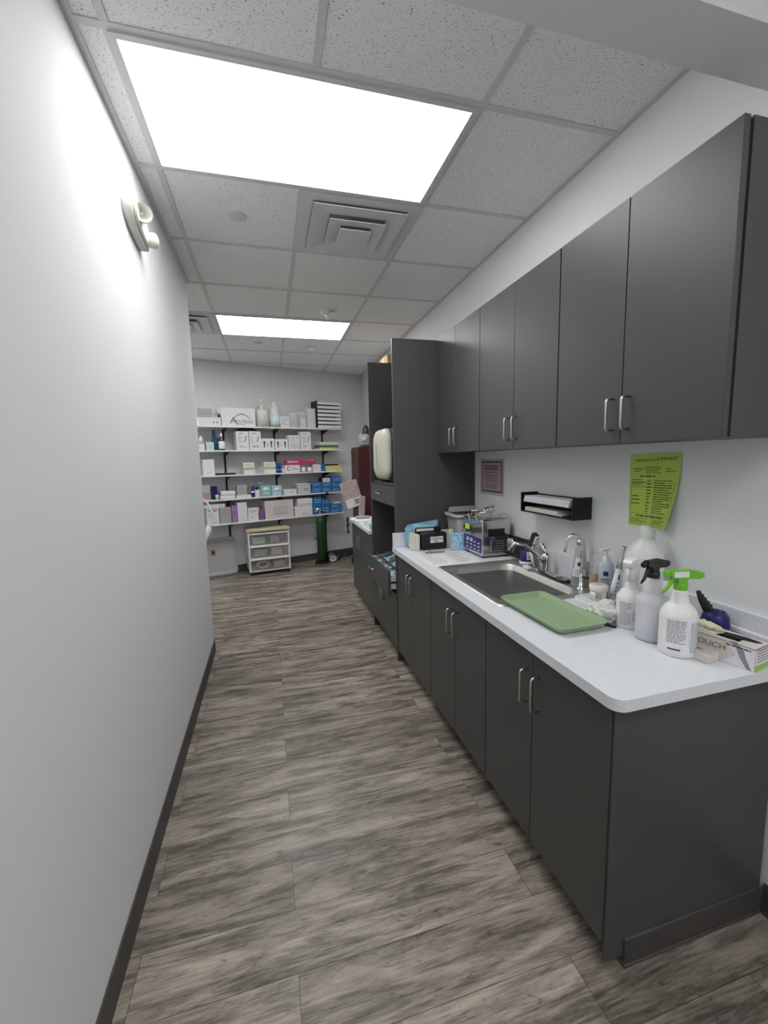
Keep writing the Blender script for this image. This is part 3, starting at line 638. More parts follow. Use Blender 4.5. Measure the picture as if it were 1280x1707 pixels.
# second shelf
h, o, _ = sb(1, 332.7, 341, 740, 'low white box at the left end of the second shelf', depth=.10)
bottle(1, 335, 6.5, 727, 'small white bottle standing on the low white box of the second shelf', [(0, 0), (1, 0), (1, .75), (.6, .8), (.6, 1), (0, 1)], WHITE, base=h + .001, inset=.05)
sb(1, 343, 356, 737, 'small mint green box on the second shelf', m=MINT, deco=prn(1, a=.3, b=.5, l=.4, r=.6, m=DGREEN))
q = MB(); u = onshelf(360, 740, SD - .15)[0]; hh = onshelf(358, 716, SD - .15)[1] - SZ[1]
q.prism([(-.045, 0), (.045, 0), (.040, hh * .6), (.01, hh * .62), (-.015, hh), (-.035, hh * .95), (-.04, hh * .5)], -.02, .02, mat('petrol_pouch', (0.02, 0.10, 0.19), .4, noise=.2, nscale=50, bump=.5), 'y'); tag(q.build('foil_pouch', loc=W(u, SD - .15, SZ[1] + .0006), rz=TH), 'dark blue pouch behind the mint box on the second shelf', 'pouch')
bottle(1, 368.8, 10, 722, 'dark brown bottle with white cap and label on the second shelf', [(0, 0), (1, 0), (1, .58), (.4, .76), (.4, .8), (0, .8)], BROWNG, inset=.05, cap=(WHITE, [(.42, .79), (.36, 1), (0, 1)]), lab=(.08, .52, 1.02))
hA, o, _ = sb(1, 393, 413.8, 719, 'left tall white box of the touching pair under the black bag, second shelf', deco=slash, depth=.15)
sb(1, 414.8, 434, 719, 'right-hand tall white box of the touching pair under the black bag, second shelf', deco=slash, depth=.15)
o.name = 'supply_box'
q = MB(); u0 = onshelf(393, 716, SD - .05)[0]; u1 = onshelf(431, 716, SD - .05)[0]
q.lathe([(0, 0), (.9, 0), (1, .12), (.85, .6), (.5, .92), (0, 1)], BLACKF, seg=28); o = q.build('black_bag', loc=W((u0 + u1) / 2, SD - .09, SZ[1] + hA + .001), rz=TH); o.scale = ((u1 - u0) / 2, .05, .042); tag(o, 'flattened black bag lying on the pair of tall white boxes', 'bag')
sb(1, 435, 456.5, 731, 'left low white box with two black arrows on the second shelf', deco=arrows, depth=.12)
sb(1, 458, 479.5, 732, 'right low white box with two black arrows on the second shelf', deco=arrows, depth=.12)
h, o, _ = sb(1, 480.8, 499.4, 737, 'lower white printed box beside the arrow boxes on the second shelf', deco=prn(4, th=.3), depth=.12)
sb(1, 480.8, 499.4, 725.6, 'upper white printed box stacked beside the arrow boxes on the second shelf', deco=prn(4, th=.3), depth=.12, base=h + .0005)
sb(1, 500.4, 517.7, 720, 'tall white box with a slanted picture right of the stacked pair, second shelf', deco=slash, depth=.13)
h, o, _ = sb(1, 533, 565, 746, 'pale yellow pad at the bottom of the pile on the second shelf', m=YEL, depth=.2, name='paper_pad', cat='pad')
h, o, _ = sb(1, 534, 564, 742, 'dark green folder in the pile at the right end of the second shelf', m=DGREEN, depth=.2, base=h + .0005, name='folder', cat='folder')
h, o, _ = sb(1, 533, 563, 737, 'cream pad topping the pile on the second shelf', m=CREAM, depth=.2, base=h + .0005, name='paper_pad', cat='pad')
# third shelf
sb(2, 337.8, 356.6, 766, 'tall plain white box at the left end of the third shelf', m=PAPER, deco=multi(prn(1, a=.62, b=.68, l=.35, r=.65), prn(1, a=.16, b=.22, l=.35, r=.7)))
q = MB(); u0 = onshelf(360, 788, SD - .03)[0]; u1 = onshelf(394.6, 788, SD - .03)[0]; wd = u1 - u0
loft(q, [([(x * .9, y * .9) for x, y in rrect(-wd / 2, -.07, wd / 2, .07, .03)], 0), (rrect(-wd / 2, -.07, wd / 2, .07, .03), .022), (rrect(-wd / 2 + .006, -.064, wd / 2 - .006, .064, .026), .022), ([(x * .85, y * .85) for x, y in rrect(-wd / 2, -.07, wd / 2, .07, .03)], .004)], BLACKF, True)
tag(q.build('shallow_tray', loc=W((u0 + u1) / 2, SD - .10, SZ[2] + .0006), rz=TH), 'shallow dark tray on the third shelf beside the plain white box', 'tray')
gs = multi(band(GREENS, .38, .55), prn(2, a=.62, b=.9, th=.25))
sb(2, 405.8, 423.6, 771, 'white box with a green stripe alone on the third shelf', deco=gs, depth=.11)
sb(2, 440, 459, 770, 'white box with a green stripe wrapped beside the plastic bag, third shelf', deco=gs, depth=.11, inset=.03)
q = MB(); q.lathe([(0, 0), (.8, .02), (1, .25), (.75, .7), (.3, .95), (0, 1)], CLEAR, seg=18)
for v in q.bm.verts: v.co += Vector((random.uniform(-.08, .08), random.uniform(-.08, .08), 0))
u = onshelf(435.5, 780, SD - .08)[0]; o = q.build('plastic_bag', loc=W(u, SD - .07, SZ[2] + .0006), rz=TH); o.scale = (.05, .05, .10); tag(o, 'crumpled clear plastic bag on the third shelf', 'plastic bag')
for i, x in enumerate((462, 467)):
    bottle(2, x, 4.8, 772, 'blue can with silver top, %s one of the pair on the third shelf' % ('left', 'right')[i], [(0, 0), (1, 0), (1, .9), (.7, .97), (0, 1)], mat('blue_can', (.02, .07, .30), .25), name='spray_can', cat='can', lab=(.3, .34, 1.03), labm=SKYC)
bottle(2, 472, 4, 781, 'tiny white cup between the blue cans and the pink bag', [(0, 0), (.8, 0), (1, 1), (0, 1)], WHITE, name='small_cup', cat='cup')
h, o, _ = sb(2, 474.6, 499.8, 775.5, 'low white box with a dark letter C under the pink bag', deco=lambda q, w_, h: (q.text('C', h * .8, INK, txt(-w_ * .25, -.0008, h * .5)), q.lines(w_ * .0, w_ * .4, h * .3, h * .7, 2, INKG)), depth=.1)
for i, x in enumerate((506, 516.5)): bottle(2, x, 7, 779, ('left', 'right')[i] + ' squat white jar under the pink bag, third shelf', [(0, 0), (1, .05), (1, .7), (.8, .75), (.85, 1), (0, 1)], WHITE, name='jar', cat='jar')
u0 = onshelf(476, 770, SD - .06)[0]; u1 = onshelf(525, 770, SD - .06)[0]; wd = u1 - u0
q = MB(); n = 14
P1 = [(-wd / 2 + wd * i / n, random.uniform(0, .006)) for i in range(n + 1)]; P2 = [(-wd / 2 + wd * (n - i) / n, .070 + .012 * math.sin(i * .9)) for i in range(n + 1)]
q.prism(P1 + P2, -.035, .035, PINK, 'y'); q.lines(-wd * .45, -wd * .1, .03, .055, 1, PAPER, y=-.0362, th=.6)
q.lines(wd * .2, wd * .45, .055, .065, 1, PAPER, y=-.0362); tag(q.build('pink_bag', loc=W((u0 + u1) / 2, SD - .07, SZ[2] + h + .002), rz=TH), 'magenta plastic refill bag lying on the white boxes, third shelf', 'bag')
sb(2, 522, 534.8, 774, 'white box with a small dark line right of the pink bag, third shelf', deco=prn(1, a=.6, b=.75, l=.15, r=.5, m=INK), inset=.02)
sb(2, 535.8, 541, 773, 'narrow blue box between the white box and the yellow pads, third shelf', m=BLUE)
h, o, _ = sb(2, 543, 569.4, 776, 'stack of yellow pads at the right end of the third shelf', m=YEL, depth=.2, name='paper_pad', cat='pad')
q = MB(); u0 = onshelf(541.5, 773, SD - .06)[0]; u1 = onshelf(562, 773, SD - .06)[0]; q.box(-(u1 - u0) / 2, -.05, 0, (u1 - u0) / 2, .05, .020, BLACKM, .009); tag(q.build('glasses_case', loc=W((u0 + u1) / 2, SD - .07, SZ[2] + h + .001), rz=TH), 'black flat case lying on the yellow pads', 'case')
# fourth shelf
o = holder(3, 338.8, 351, 809, 'clear bin with red bottom at the left end of the fourth shelf', CLEAR, .03, .10)
d = SD - .04; u0 = onshelf(339.6, 825, d)[0]; u1 = onshelf(350.2, 825, d)[0]; q = MB(); q.box(-(u1 - u0) / 2, 0, 0, (u1 - u0) / 2, .08, .085, REDP, .004); tag(q.build('red_box', loc=W((u0 + u1) / 2, d, SZ[3] + .0045), rz=TH), 'red box inside the clear bin on the fourth shelf', 'box')
sb(3, 352, 362, 811, 'dark navy box beside the red bin on the fourth shelf', m=NAVY, inset=.06, depth=.1)
bottle(3, 362.5, 6, 825, 'small clear teal cup in front of the navy box, fourth shelf', [(0, 0), (.8, 0), (1, 1), (.93, 1), (.75, .05), (0, .05)], MINT, name='small_cup', cat='cup', inset=.02)
h, o, _ = sb(3, 367, 392, 826, 'lower soft white pack on the fourth shelf', m=PAPER, name='gauze_pack', cat='pack', rnd=.008, inset=.02)
sb(3, 368, 392.6, 819, 'upper soft white pack with grey edges on the fourth shelf', m=PAPER, base=h + .001, name='gauze_pack', cat='pack', rnd=.008, inset=.02, deco=prn(1, a=.1, b=.3))
h, o, _ = sb(3, 394.5, 418.5, 825.5, 'low white box on the fourth shelf carrying a printed grey box', inset=.01, depth=.13)
sb(3, 394.6, 411.4, 809, 'grey-white box with small print on the low white box, fourth shelf', m=BINL, base=h + .0005, deco=prn(6, th=.3), inset=.03, depth=.1)
bottle(3, 415.4, 5, 811, 'narrow tan bottle behind the blue tube on the fourth shelf', [(0, 0), (1, 0), (1, .8), (.5, .88), (.5, 1), (0, 1)], BEIGE, inset=.2)
bottle(3, 421.5, 5, 810.6, 'dark blue tube with a white dot on the fourth shelf', [(0, 0), (1, 0), (1, .98), (.9, 1), (0, 1)], mat('royal_blue_tube', (.01, .03, .28), .3), name='tube', cat='tube', inset=.03, lab=(.42, .56, 1.03))
sb(3, 424.8, 433, 817, 'plain white box right of the dark blue tube, fourth shelf', inset=.02, depth=.08)
h, o, _ = sb(3, 429, 440, 812, 'dark box at the back of the fourth shelf under a small white box', m=BLACKM, inset=.16, depth=.08)
sb(3, 430, 440, 803, 'small white box on the dark box at the back of the fourth shelf', base=h + .0005, inset=.16, depth=.08, deco=prn(1, a=.4, b=.6, m=INK))
ov = lambda q, w_, h: (q.lathe([(0, 0), (w_ * .3, 0), (w_ * .3, .0006), (0, .0006)], PAPER, org=(0, -.0006, h * .62), M=Matrix.Rotation(PI / 2, 4, 'X') @ Matrix.Diagonal((1, .7, 1, 1)), seg=20), q.lines(-w_ * .25, w_ * .25, h * .22, h * .38, 1, PAPER, th=.8))
sb(3, 433.6, 452, 809, 'teal box with a white oval on the fourth shelf', m=TEAL, deco=ov, depth=.12)
sb(3, 452.8, 469, 809.6, 'pale blue box with a white oval right of the teal box', m=SKYC, deco=ov, depth=.12)
sb(3, 473, 494, 816, 'flat white box with one dark line on the fourth shelf', deco=prn(1, a=.35, b=.6, l=.45, r=.9, m=INKG), depth=.12)
h, o, _ = sb(3, 497, 517.5, 808, 'white bin with dark handwriting on the fourth shelf', m=MILK, deco=prn(2, a=.3, b=.65, l=.45, r=.85, m=INK), depth=.13, name='storage_bin', cat='bin', rnd=.006)
q = MB(); u0 = onshelf(495.5, 806, SD - .01)[0]; u1 = onshelf(518.6, 806, SD - .01)[0]; q.box(-(u1 - u0) / 2, 0, 0, (u1 - u0) / 2, .15, .014, WHITE, .004); q.build('bin_lid', o).location = (0, -.006, h - .001)
bw = multi(prn(2, a=.2, b=.8, m=SKYC, th=.3))
xs = ((519.5, 536), (536.6, 552.3), (552.9, 568)); cn = ('left', 'middle', 'right')
for i, (a, b) in enumerate(xs):
    h, o, _ = sb(3, a, b, 812, 'bright blue box in the lower row, %s column, fourth shelf' % cn[i], m=BLUE, deco=bw)
    h2, o, _ = sb(3, a, b, 803.7, 'bright blue box in the upper row, %s column, fourth shelf' % cn[i], m=BLUE, deco=bw, base=h + .0006)
sb(3, 552.9, 567.5, 794, 'bright blue box alone on top of the right column, fourth shelf', m=BLUE, deco=bw, base=h2 + .0006)
sb(3, 537.5, 550, 795.5, 'dark box with a white label on top of the middle blue column', m=BLACKM, deco=multi(band(PAPER, .1, .85), prn(1, a=.35, b=.6, m=INK)), base=h2 + .0006, inset=.03)
# lowest shelf
h, o, _ = sb(4, 344, 364.5, 848, 'white box with bold dark print at the left end of the lowest shelf', deco=multi(prn(2, a=.8, b=.95, m=INK, th=.6), prn(3, a=.45, b=.7, r=.5), prn(1, a=.06, b=.14, l=.5, m=INK)))
h2, o, _ = sb(4, 365.7, 384.6, 846, 'pale grey printed box on the lowest shelf left of the purple box', m=BINL, deco=multi(prn(5, a=.3, b=.9, th=.2), prn(1, a=.12, b=.2, l=.25, r=.8)))
sb(4, 340, 375, 841, 'long flat white carton lying across two boxes on the lowest shelf', base=max(h, h2) + .001, deco=prn(1, a=.3, b=.6, l=.7, r=.9, m=INK), depth=.1)
sb(4, 385.5, 394.5, 843, 'purple box on the lowest shelf', m=PURPL, depth=.1, deco=prn(2, a=.3, b=.7, m=PURP))
sb(4, 395, 411, 838, 'tall white box with grey edge right of the purple box, lowest shelf', deco=prn(1, a=.04, b=.07, m=INKG))
h, o, _ = sb(4, 413, 431, 857, 'lower small white box with a dark oval on the lowest shelf', deco=prn(1, a=.45, b=.65, l=.3, r=.5, m=INK), depth=.12)
sb(4, 413, 431, 847, 'upper small white box stacked right of the tall white box, lowest shelf', deco=prn(2, a=.3, b=.7), depth=.12, base=h + .0006)
sb(4, 432, 440, 851, 'dark purple box left of the big carton, lowest shelf', m=PURP, depth=.1)
def shipping(q, w_, h):
    for (a, b, c, d_) in ((.30, .24, .78, .27), (.30, .60, .78, .63), (.30, .24, .312, .63), (.768, .24, .78, .63)):
        q.quad([(-w_ / 2 + w_ * a, -.0007, h * b), (-w_ / 2 + w_ * c, -.0007, h * b), (-w_ / 2 + w_ * c, -.0007, h * d_), (-w_ / 2 + w_ * a, -.0007, h * d_)], INKG)
    q.lines(-w_ * .16, w_ * .24, h * .3, h * .56, 3, INKG, th=.3); q.lines(-w_ * .42, w_ * .42, h * .84, h * .88, 1, INKG, th=.3)
sb(4, 440.8, 488.5, 834, 'biggest carton, pale with a framed print, on the lowest shelf', m=PALEPINK, deco=shipping, depth=.22)
h, o, _ = sb(4, 491.5, 521, 844.5, 'lower crumpled white carton beside the biggest carton, lowest shelf', m=PAPER, deco=prn(2, a=.1, b=.35, l=.4), rnd=.006)
sb(4, 496, 521, 831, 'upper crumpled white carton beside the biggest carton, lowest shelf', m=PAPER, rnd=.01, base=h + .0006, deco=prn(1, a=.2, b=.4, m=INKG))
h, o, _ = sb(4, 522, 536, 842, 'lower blue box behind the green gas cylinder, lowest shelf', m=BLUE, deco=bw)
sb(4, 522, 536, 829, 'upper blue box behind the green gas cylinder, lowest shelf', m=BLUE, deco=bw, base=h + .0006)
h, o, _ = sb(4, 536.6, 549, 842, 'lower blue box right behind the cylinder valve, lowest shelf', m=BLUE, deco=bw)
sb(4, 536.6, 549, 831, 'upper blue box right behind the cylinder valve, lowest shelf', m=BLUE, deco=bw, base=h + .0006)
h, o, _ = sb(4, 550, 569.5, 847, 'lower blue box at the right end of the lowest shelf', m=BLUE, deco=bw, inset=.02)
h, o, _ = sb(4, 550.5, 569, 840, 'upper blue box at the right end of the lowest shelf', m=BLUE, deco=bw, inset=.02, base=h + .0006)
q = MB(); u = onshelf(560, 838, SD - .08)[0]; q.box(-.06, -.05, 0, .06, .05, .018, PAPER, .008); tag(q.build('gauze_pack', loc=W(u, SD - .08, SZ[4] + h + .001), rz=TH), 'white wad on the blue boxes at the right end of the lowest shelf', 'pack')

# plastic drawer cart
A = onz(417, 961, 0); B = onz(488, 952, 0); u = (B - A); wd = u.length - .02; ang = math.atan2(u.y, u.x); D = .30
H = ony(415, 884, A.y).z
t = thing('drawer_cart', 'three-drawer clear plastic cart with a beige top under the shelves', 'drawer cart', (A.x, A.y, 0), ang)
m = MB()
for x in (0, wd - .022):
    for y in (0, D - .022): m.box(x, y, .045, x + .022, y + .022, H - .03, WHITE, .004)
for i in range(4): z = .05 + (H - .10) * i / 3; m.box(0, .0, z - .006, wd, D, z + .006, WHITE, .003) if i < 3 else None
m.build('cart_frame', t)
MB().box(-.012, -.012, H - .035, wd + .012, D + .01, H, BEIGE, .010).build('cart_top', t)
dh = (H - .10) / 3
for i in range(3):
    z = .060 + dh * i
    m = MB(); m.box(.026, -.004, z, wd - .026, .0, z + dh - .028, CLEARD, .0).box(.026, 0, z, wd - .026, D - .03, z + .004, CLEARD).box(.024, -.016, z + dh - .028, wd - .024, .012, z + dh - .010, WHITE, .004)
    m.box(.026, 0, z, .030, D - .03, z + dh - .028, CLEARD).box(wd - .030, 0, z, wd - .026, D - .03, z + dh - .028, CLEARD); o = m.build('drawer', t)
for x in (.025, wd - .025):
    for y in (.03, D - .03): MB().lathe([(0, -.009), (.022, -.009), (.022, .009), (0, .009)], BLACKM, org=(x, y, .0225), M=Matrix.Rotation(PI / 2, 4, 'Y')).box(x - .008, y - .006, .022, x + .008, y + .006, .05, BLACKM).build('castor', t)
Rz = Matrix.Rotation(ang, 3, 'Z')
def incart(x, y, z): return Vector((A.x, A.y, 0)) + Rz @ Vector((x, y, z))
for (x, y, i, w2, h2, mt, l) in ((.15, .10, 2, .16, .09, MINT, 'pale green pack inside the top cart drawer'), (.36, .10, 2, .12, .11, CARDG, 'grey pack at the right of the top cart drawer'), (.16, .10, 1, .16, .10, CARDG, 'grey pack inside the middle cart drawer'), (.38, .10, 1, .15, .12, PALEPINK, 'pinkish pack inside the middle cart drawer'), (.40, .10, 0, .14, .09, BEIGE, 'tan pack inside the bottom cart drawer')):
    q = MB(); q.box(-w2 / 2, -.05, 0, w2 / 2, .06, h2, mt, .012); tag(q.build('supply_pack', loc=incart(x * wd / .55, y, .0655 + dh * i), rz=ang), l, 'pack')
pts = []
for i in range(70): a = i * .62; pts.append((.075 * math.cos(a) * (1 + .25 * math.sin(i * .37)), .03 * math.sin(i * .9), .055 + .045 * math.sin(a) * (1 + .2 * math.cos(i * .53))))
tag(MB().tube(pts, .0035, WHITE, 6).build('coiled_tubing', loc=incart(.18, .07, .068), rz=ang), 'white coiled tubing inside the bottom cart drawer', 'tubing')

# oxygen cylinder on its cart
Pc = onz(537, 938, 0); Yc = Pc.y
t = thing('oxygen_cylinder', 'green gas cylinder with a valve, strapped to a small cart', 'gas cylinder', (Pc.x, Pc.y, .035))
Rr = .060; Hc = ony(537, 862, Yc).z - .035
MB().lathe([(0, 0), (Rr * .9, 0), (Rr, .01), (Rr, Hc * .90), (Rr * .8, Hc * .97), (Rr * .35, Hc), (0, Hc)], TANK, seg=28).build('tank', t)
m = MB(); m.lathe([(.018, Hc - .004), (.018, Hc + .05), (.026, Hc + .055), (.026, Hc + .10), (.015, Hc + .13), (0, Hc + .13)], CHROME, seg=16); m.tube([(-.05, 0, Hc + .075), (.05, 0, Hc + .075)], .014, BLACKM); m.build('valve', t)
m = MB(); m.lathe([(0, -.01), (.03, -.01), (.03, .01), (0, .01)], CHROME, org=(-.03, -.035, Hc + .11), M=Matrix.Rotation(PI / 2, 4, 'X')); m.build('pressure_gauge', t)
t = thing('cylinder_cart', 'small wheeled cart holding the green gas cylinder', 'trolley', (Pc.x, Pc.y, 0))
zt = ony(545, 822, Yc).z
m = MB(); m.box(-.09, -.075, .018, .09, .085, .030, BLACKM, .003); m.build('cart_base', t)
m = MB(); m.tube([(.074, .02, .03), (.074, .02, zt - .04), (.10, -.02, zt), (.12, -.03, zt + .02)], .011, BLACKM); m.tube([(.020, .02, zt - .05), (.12, -.02, zt - .03)], .010, BLACKM); m.build('cart_handle', t)
m = MB(); m.lathe([(Rr + .002, -.008), (Rr + .007, -.008), (Rr + .007, .008), (Rr + .002, .008)], BLACKM, org=(0, 0, .035 + Hc * .52)); m.tube([(-Rr, -.02, .035 + Hc * .52), (-Rr - .045, -.03, .035 + Hc * .52)], .006, BLACKM); m.build('clamp_band', t)
for x, y in ((.155, -.03), (.155, .09)):
    wl = MB(); q = Matrix.Rotation(PI / 2, 4, 'X'); wl.lathe([(.0, -.012), (.012, -.014), (.05, -.008), (.052, -.010), (.052, .010), (.05, .008), (0, .008)], IVORY, org=(x, y, .062), M=q, seg=28); wl.lathe([(.052, -.012), (.062, -.010), (.062, .010), (.052, .012)], BLACKM, org=(x, y, .062), M=q, seg=28)
    for k in range(3): a = 2 * PI * k / 3 + .5; wl.box(x - .004, y - .017, .066, x + .004, y - .013, .098, INKG, M=Matrix.Translation((x, y, .062)) @ Matrix.Rotation(a, 4, 'Y') @ Matrix.Translation((-x, -y, -.062)))
    wl.build('wheel', t)
MB().tube([(.05, .03, .05), (.155, .03, .062)], .008, BLACKM).build('axle', t)
MB().tube([(-.085, -.07, .02), (-.10, -.08, .0), (-.105, -.085, .03)], .006, BLACKM).build('kick_stand', t)
# stool base
Ps = onz(576, 930, 0)
t = thing('stool_base', 'black wheeled stool base in the corner behind the gas cylinder', 'stool', (Ps.x + .12, Ps.y - .14, 0))
m = MB()
for k in range(5):
    a = 2 * PI * k / 5 + .6; m.tube([(0, 0, .10), (.24 * math.cos(a), .24 * math.sin(a), .06)], .016, BLACKM)
m.lathe([(0, .06), (.03, .06), (.03, .14), (.018, .16), (.018, .38), (0, .38)], BLACKM); m.build('stool_legs', t)
for k in range(5):
    a = 2 * PI * k / 5 + .6; MB().lathe([(0, -.012), (.024, -.012), (.024, .012), (0, .012)], BLACKM, org=(.24 * math.cos(a), .24 * math.sin(a), .0245), M=Matrix.Rotation(PI / 2, 4, 'Y') ).box(.24 * math.cos(a) - .006, .24 * math.sin(a) - .006, .02, .24 * math.cos(a) + .006, .24 * math.sin(a) + .006, .06, BLACKM).build('castor', t)
# leaning sheet with a brass outlet
u0 = onshelf(338, 930, .02)[0]; u1 = onshelf(394, 930, .03)[0]
t = thing('leaning_sheet', 'pale grey round-cornered plastic sheet leaning on the far wall below the shelves', 'plastic sheet', W((u0 + u1) / 2, .085, .001), TH)
t.rotation_euler = (math.radians(-6), 0, TH)
w2 = (u1 - u0) / 2; out = rrect(-w2, 0, w2, .50, .05); inn = rrect(-w2 + .035, .06, w2 - .035, .46, .03)
m = MB(); m.prism(out, 0, .012, PANELG, 'y'); m.build('sheet', t)
m = MB(); loftpts = [(out, -.004), (inn, -.004)]
rs = [[m.bm.verts.new((x, yy, z)) for x, z in P] for P, yy in ((out, 0), (out, -.016), (inn, -.016), (inn, 0))]; fs = []
for a_, b_ in zip(rs, rs[1:]):
    for k in range(len(a_)): fs.append(m.bm.faces.new([a_[k], a_[(k + 1) % len(a_)], b_[(k + 1) % len(a_)], b_[k]]))
m._fin(fs, PANELG, True); m.build('raised_rim', t)
uu = onshelf(356, 922, .08)[0] - (u0 + u1) / 2; zz = onshelf(356, 922, .08)[1]
m = MB(); m.box(uu - .030, -.006, zz - .038, uu + .030, -.001, zz + .038, BRASS, .003); m.box(uu - .012, -.009, zz - .02, uu + .012, -.006, zz + .02, BLACKM, .003); m.build('brass_plate', t)
# white hose at the wall end
pts = [(XL - .02, YE + .07, .0)]
hp = [ony(a, b, YE + .12) for a, b in ((337, 832), (345, 838), (351, 848), (355, 860), (354, 871), (349, 880), (345, 888))]
t = thing('white_hose', 'white curved hose with a connector hanging at the end of the left wall', 'hose', (0, 0, 0))
MB().tube([(XL - .06, YE + .005, hp[0].z + .02), (XL - .05, YE + .06, hp[0].z + .015)] + [tuple(p) for p in hp], .0085, WHITE, 12).build('hose', t)
a, b = ony(349, 878, YE + .12), ony(343, 903, YE + .12)
MB().tube([tuple(a), tuple(a.lerp(b, .3)), tuple(b)], .02, WHITE, 12, rr=[.014, .026, .012]).build('connector', t)
MB().tube([(XL - .06, YE + .001, hp[0].z + .02), (XL - .06, YE + .02, hp[0].z + .02)], .022, WHITE, 14).build('wall_mount', t)

# ---------------------------------------------------------------- counter things
CT = .8485
tk = lambda q, z=CT: Vector((q.x, q.y, z))
# wall papers and organiser
t = thing('green_flyer', 'lime green printed sheet curling off the wall above the spray bottles', 'flyer', (XR - .001, 1.414, 1.455), FACEX)
m = MB(); nx, nz = 12, 12; wF, hF = .225, .290
def fp(i, j):
    s, v = i / nx, j / nz; c = max(0, s - .45) * v
    return Vector((s * wF - .05 * s * v * v * .6 + .004 * v, -.001 - .055 * c * c * 2.2, -v * hF + .004 * s))
for i in range(nx):
    for j in range(nz): m.quad([fp(i, j + 1), fp(i + 1, j + 1), fp(i + 1, j), fp(i, j)], LIME)
bmesh.ops.remove_doubles(m.bm, verts=m.bm.verts[:], dist=1e-6)
for f in m.bm.faces: f.smooth = True
o = m.build('sheet', t, recalc=False)
def warp(mb):
    for vv in mb.bm.verts:
        s = vv.co.x / wF; v = -vv.co.z / hF; c = max(0, s - .45) * v
        vv.co = Vector((vv.co.x - .05 * s * v * v * .6 + .004 * v, vv.co.y - .001 - .055 * c * c * 2.2 - .0006, vv.co.z + .004 * s))
GI = mat('dark_green_ink', (.06, .12, .02), .7)
m = MB(); m.text('PERIODONTICS', .0135, GI, txt(.072, 0, -.026), ext=.0001); m.text('& IMPLANT', .0175, GI, txt(.167, 0, -.022), ext=.0001)
m.lines(.02, .065, -.072, -.055, 2, GI, y=0, th=.35); m.lines(.075, .145, -.078, -.048, 4, GI, y=0, th=.35); m.lines(.165, .205, -.072, -.055, 2, GI, y=0, th=.35)
m.lines(.05, .18, -.092, -.084, 1, GI, y=0, th=.6)
m.lines(.013, .075, -.125, -.098, 3, GI, y=0, th=.35); m.lines(.085, .105, -.235, -.1, 11, GI, y=0, th=.35); m.lines(.118, .205, -.235, -.1, 15, GI, y=0, th=.4); m.lines(.013, .055, -.205, -.16, 3, GI, y=0, th=.3)
m.lines(.04, .19, -.252, -.243, 1, GI, y=0, th=.6); m.lines(.013, .1, -.278, -.255, 4, GI, y=0, th=.4); m.lines(.125, .2, -.278, -.255, 4, GI, y=0, th=.4)
for (a, b, c, d_) in ((.010, -.1315, .212, -.13), (.010, -.115, .212, -.1137), (.010, -.240, .212, -.2387), (.010, -.240, .0112, -.115), (.2108, -.240, .212, -.115), (.010, -.282, .212, -.2808), (.010, -.282, .0112, -.24), (.2108, -.282, .212, -.24)):
    m.quad([(a, 0, b), (c, 0, b), (c, 0, d_), (a, 0, d_)], GI)
warp(m); m.build('printing', t)
t = thing('pink_notice', 'pinkish bordered notice in a clear sleeve near the tall cabinet', 'notice', (XR - .001, 2.69, 1.205), FACEX)
MB().box(0, -.002, 0, .305, 0, .240, PANELG).build('sleeve', t)
m = MB(); m.box(.022, -.003, .018, .285, -.002, .225, PINKF); m.box(.031, -.0036, .028, .276, -.003, .216, PINKP)
m.lines(.06, .25, .165, .20, 2, PINKF, y=-.004, th=.55); m.lines(.08, .22, .148, .155, 1, INK, y=-.004, th=.7); m.lines(.07, .24, .08, .14, 5, PINKF, y=-.004, th=.3)
for k in range(3): m.box(.085 + .05 * k, -.0042, .042, .118 + .05 * k, -.0036, .072, INKG)
m.build('notice_sheet', t)
t = thing('wall_file_holder', 'black open wall rack holding booklets above the sink', 'wall rack', (XR - .001, 2.035, 1.157), FACEX)
wO = .415
m = MB(); m.box(0, -.105, 0, wO, 0, .008, BLACKF, .001); m.build('rack_floor', t)
MB().box(0, -.105, .008, .006, 0, .105, BLACKF).build('side_panel', t); MB().box(wO - .006, -.105, .008, wO, 0, .105, BLACKF).build('side_panel', t)
MB().box(.006, -.008, .008, wO - .006, 0, .095, BLACKF).build('back_panel', t); MB().box(.006, -.10, .052, wO - .006, -.008, .056, BLACKF).build('rack_shelf', t)
for i in range(4): tag(MB().box(0, 0, 0, .36, .088, .008, PAPER, .001).build('booklet', loc=(XR - .003 - .099 - .0, 2.035 - .02 - .003 * i, 1.157 + .0565 + .0085 * i), rz=FACEX), 'white booklet in the upper level of the black wall rack', 'booklet', 'booklets in the upper level of the wall rack')
for i in range(2): tag(MB().box(0, 0, 0, .30 - .03 * i, .088, .010, (PALEPINK, CREAM)[i], .001).build('booklet', loc=(XR - .003 - .099, 2.0, 1.157 + .0085 + .0105 * i), rz=FACEX), ('pinkish booklet at the bottom of the black wall rack', 'cream booklet in the lower level of the black wall rack')[i], 'booklet')
# outlet with plug
q = onx(838, 868, XR)
t = thing('wall_outlet', 'white wall outlet behind the ultrasonic cleaner', 'outlet', (XR - .001, q.y, q.z), FACEX)
MB().box(-.035, -.005, -.058, .035, 0, .058, WHITE, .003).build('cover_plate', t)
for z in (-.02, .02): MB().box(-.016, -.007, z - .014, .016, -.005, z + .014, IVORY, .002).build('socket', t)
t = thing('appliance_cable', 'black right-angle plug and cord at the wall outlet', 'power cord', (XR - .009, q.y, q.z + .02), FACEX)
MB().box(-.014, -.03, -.012, .014, 0, .012, BLACKM, .005).build('plug', t)
MB().tube([(0, -.028, 0), (-.01, -.045, .008), (-.04, -.058, .0), (-.052, -.06, -.03), (-.055, -.055, -.08), (-.055, -.05, -.13)], .004, BLACKM).build('cord', t)

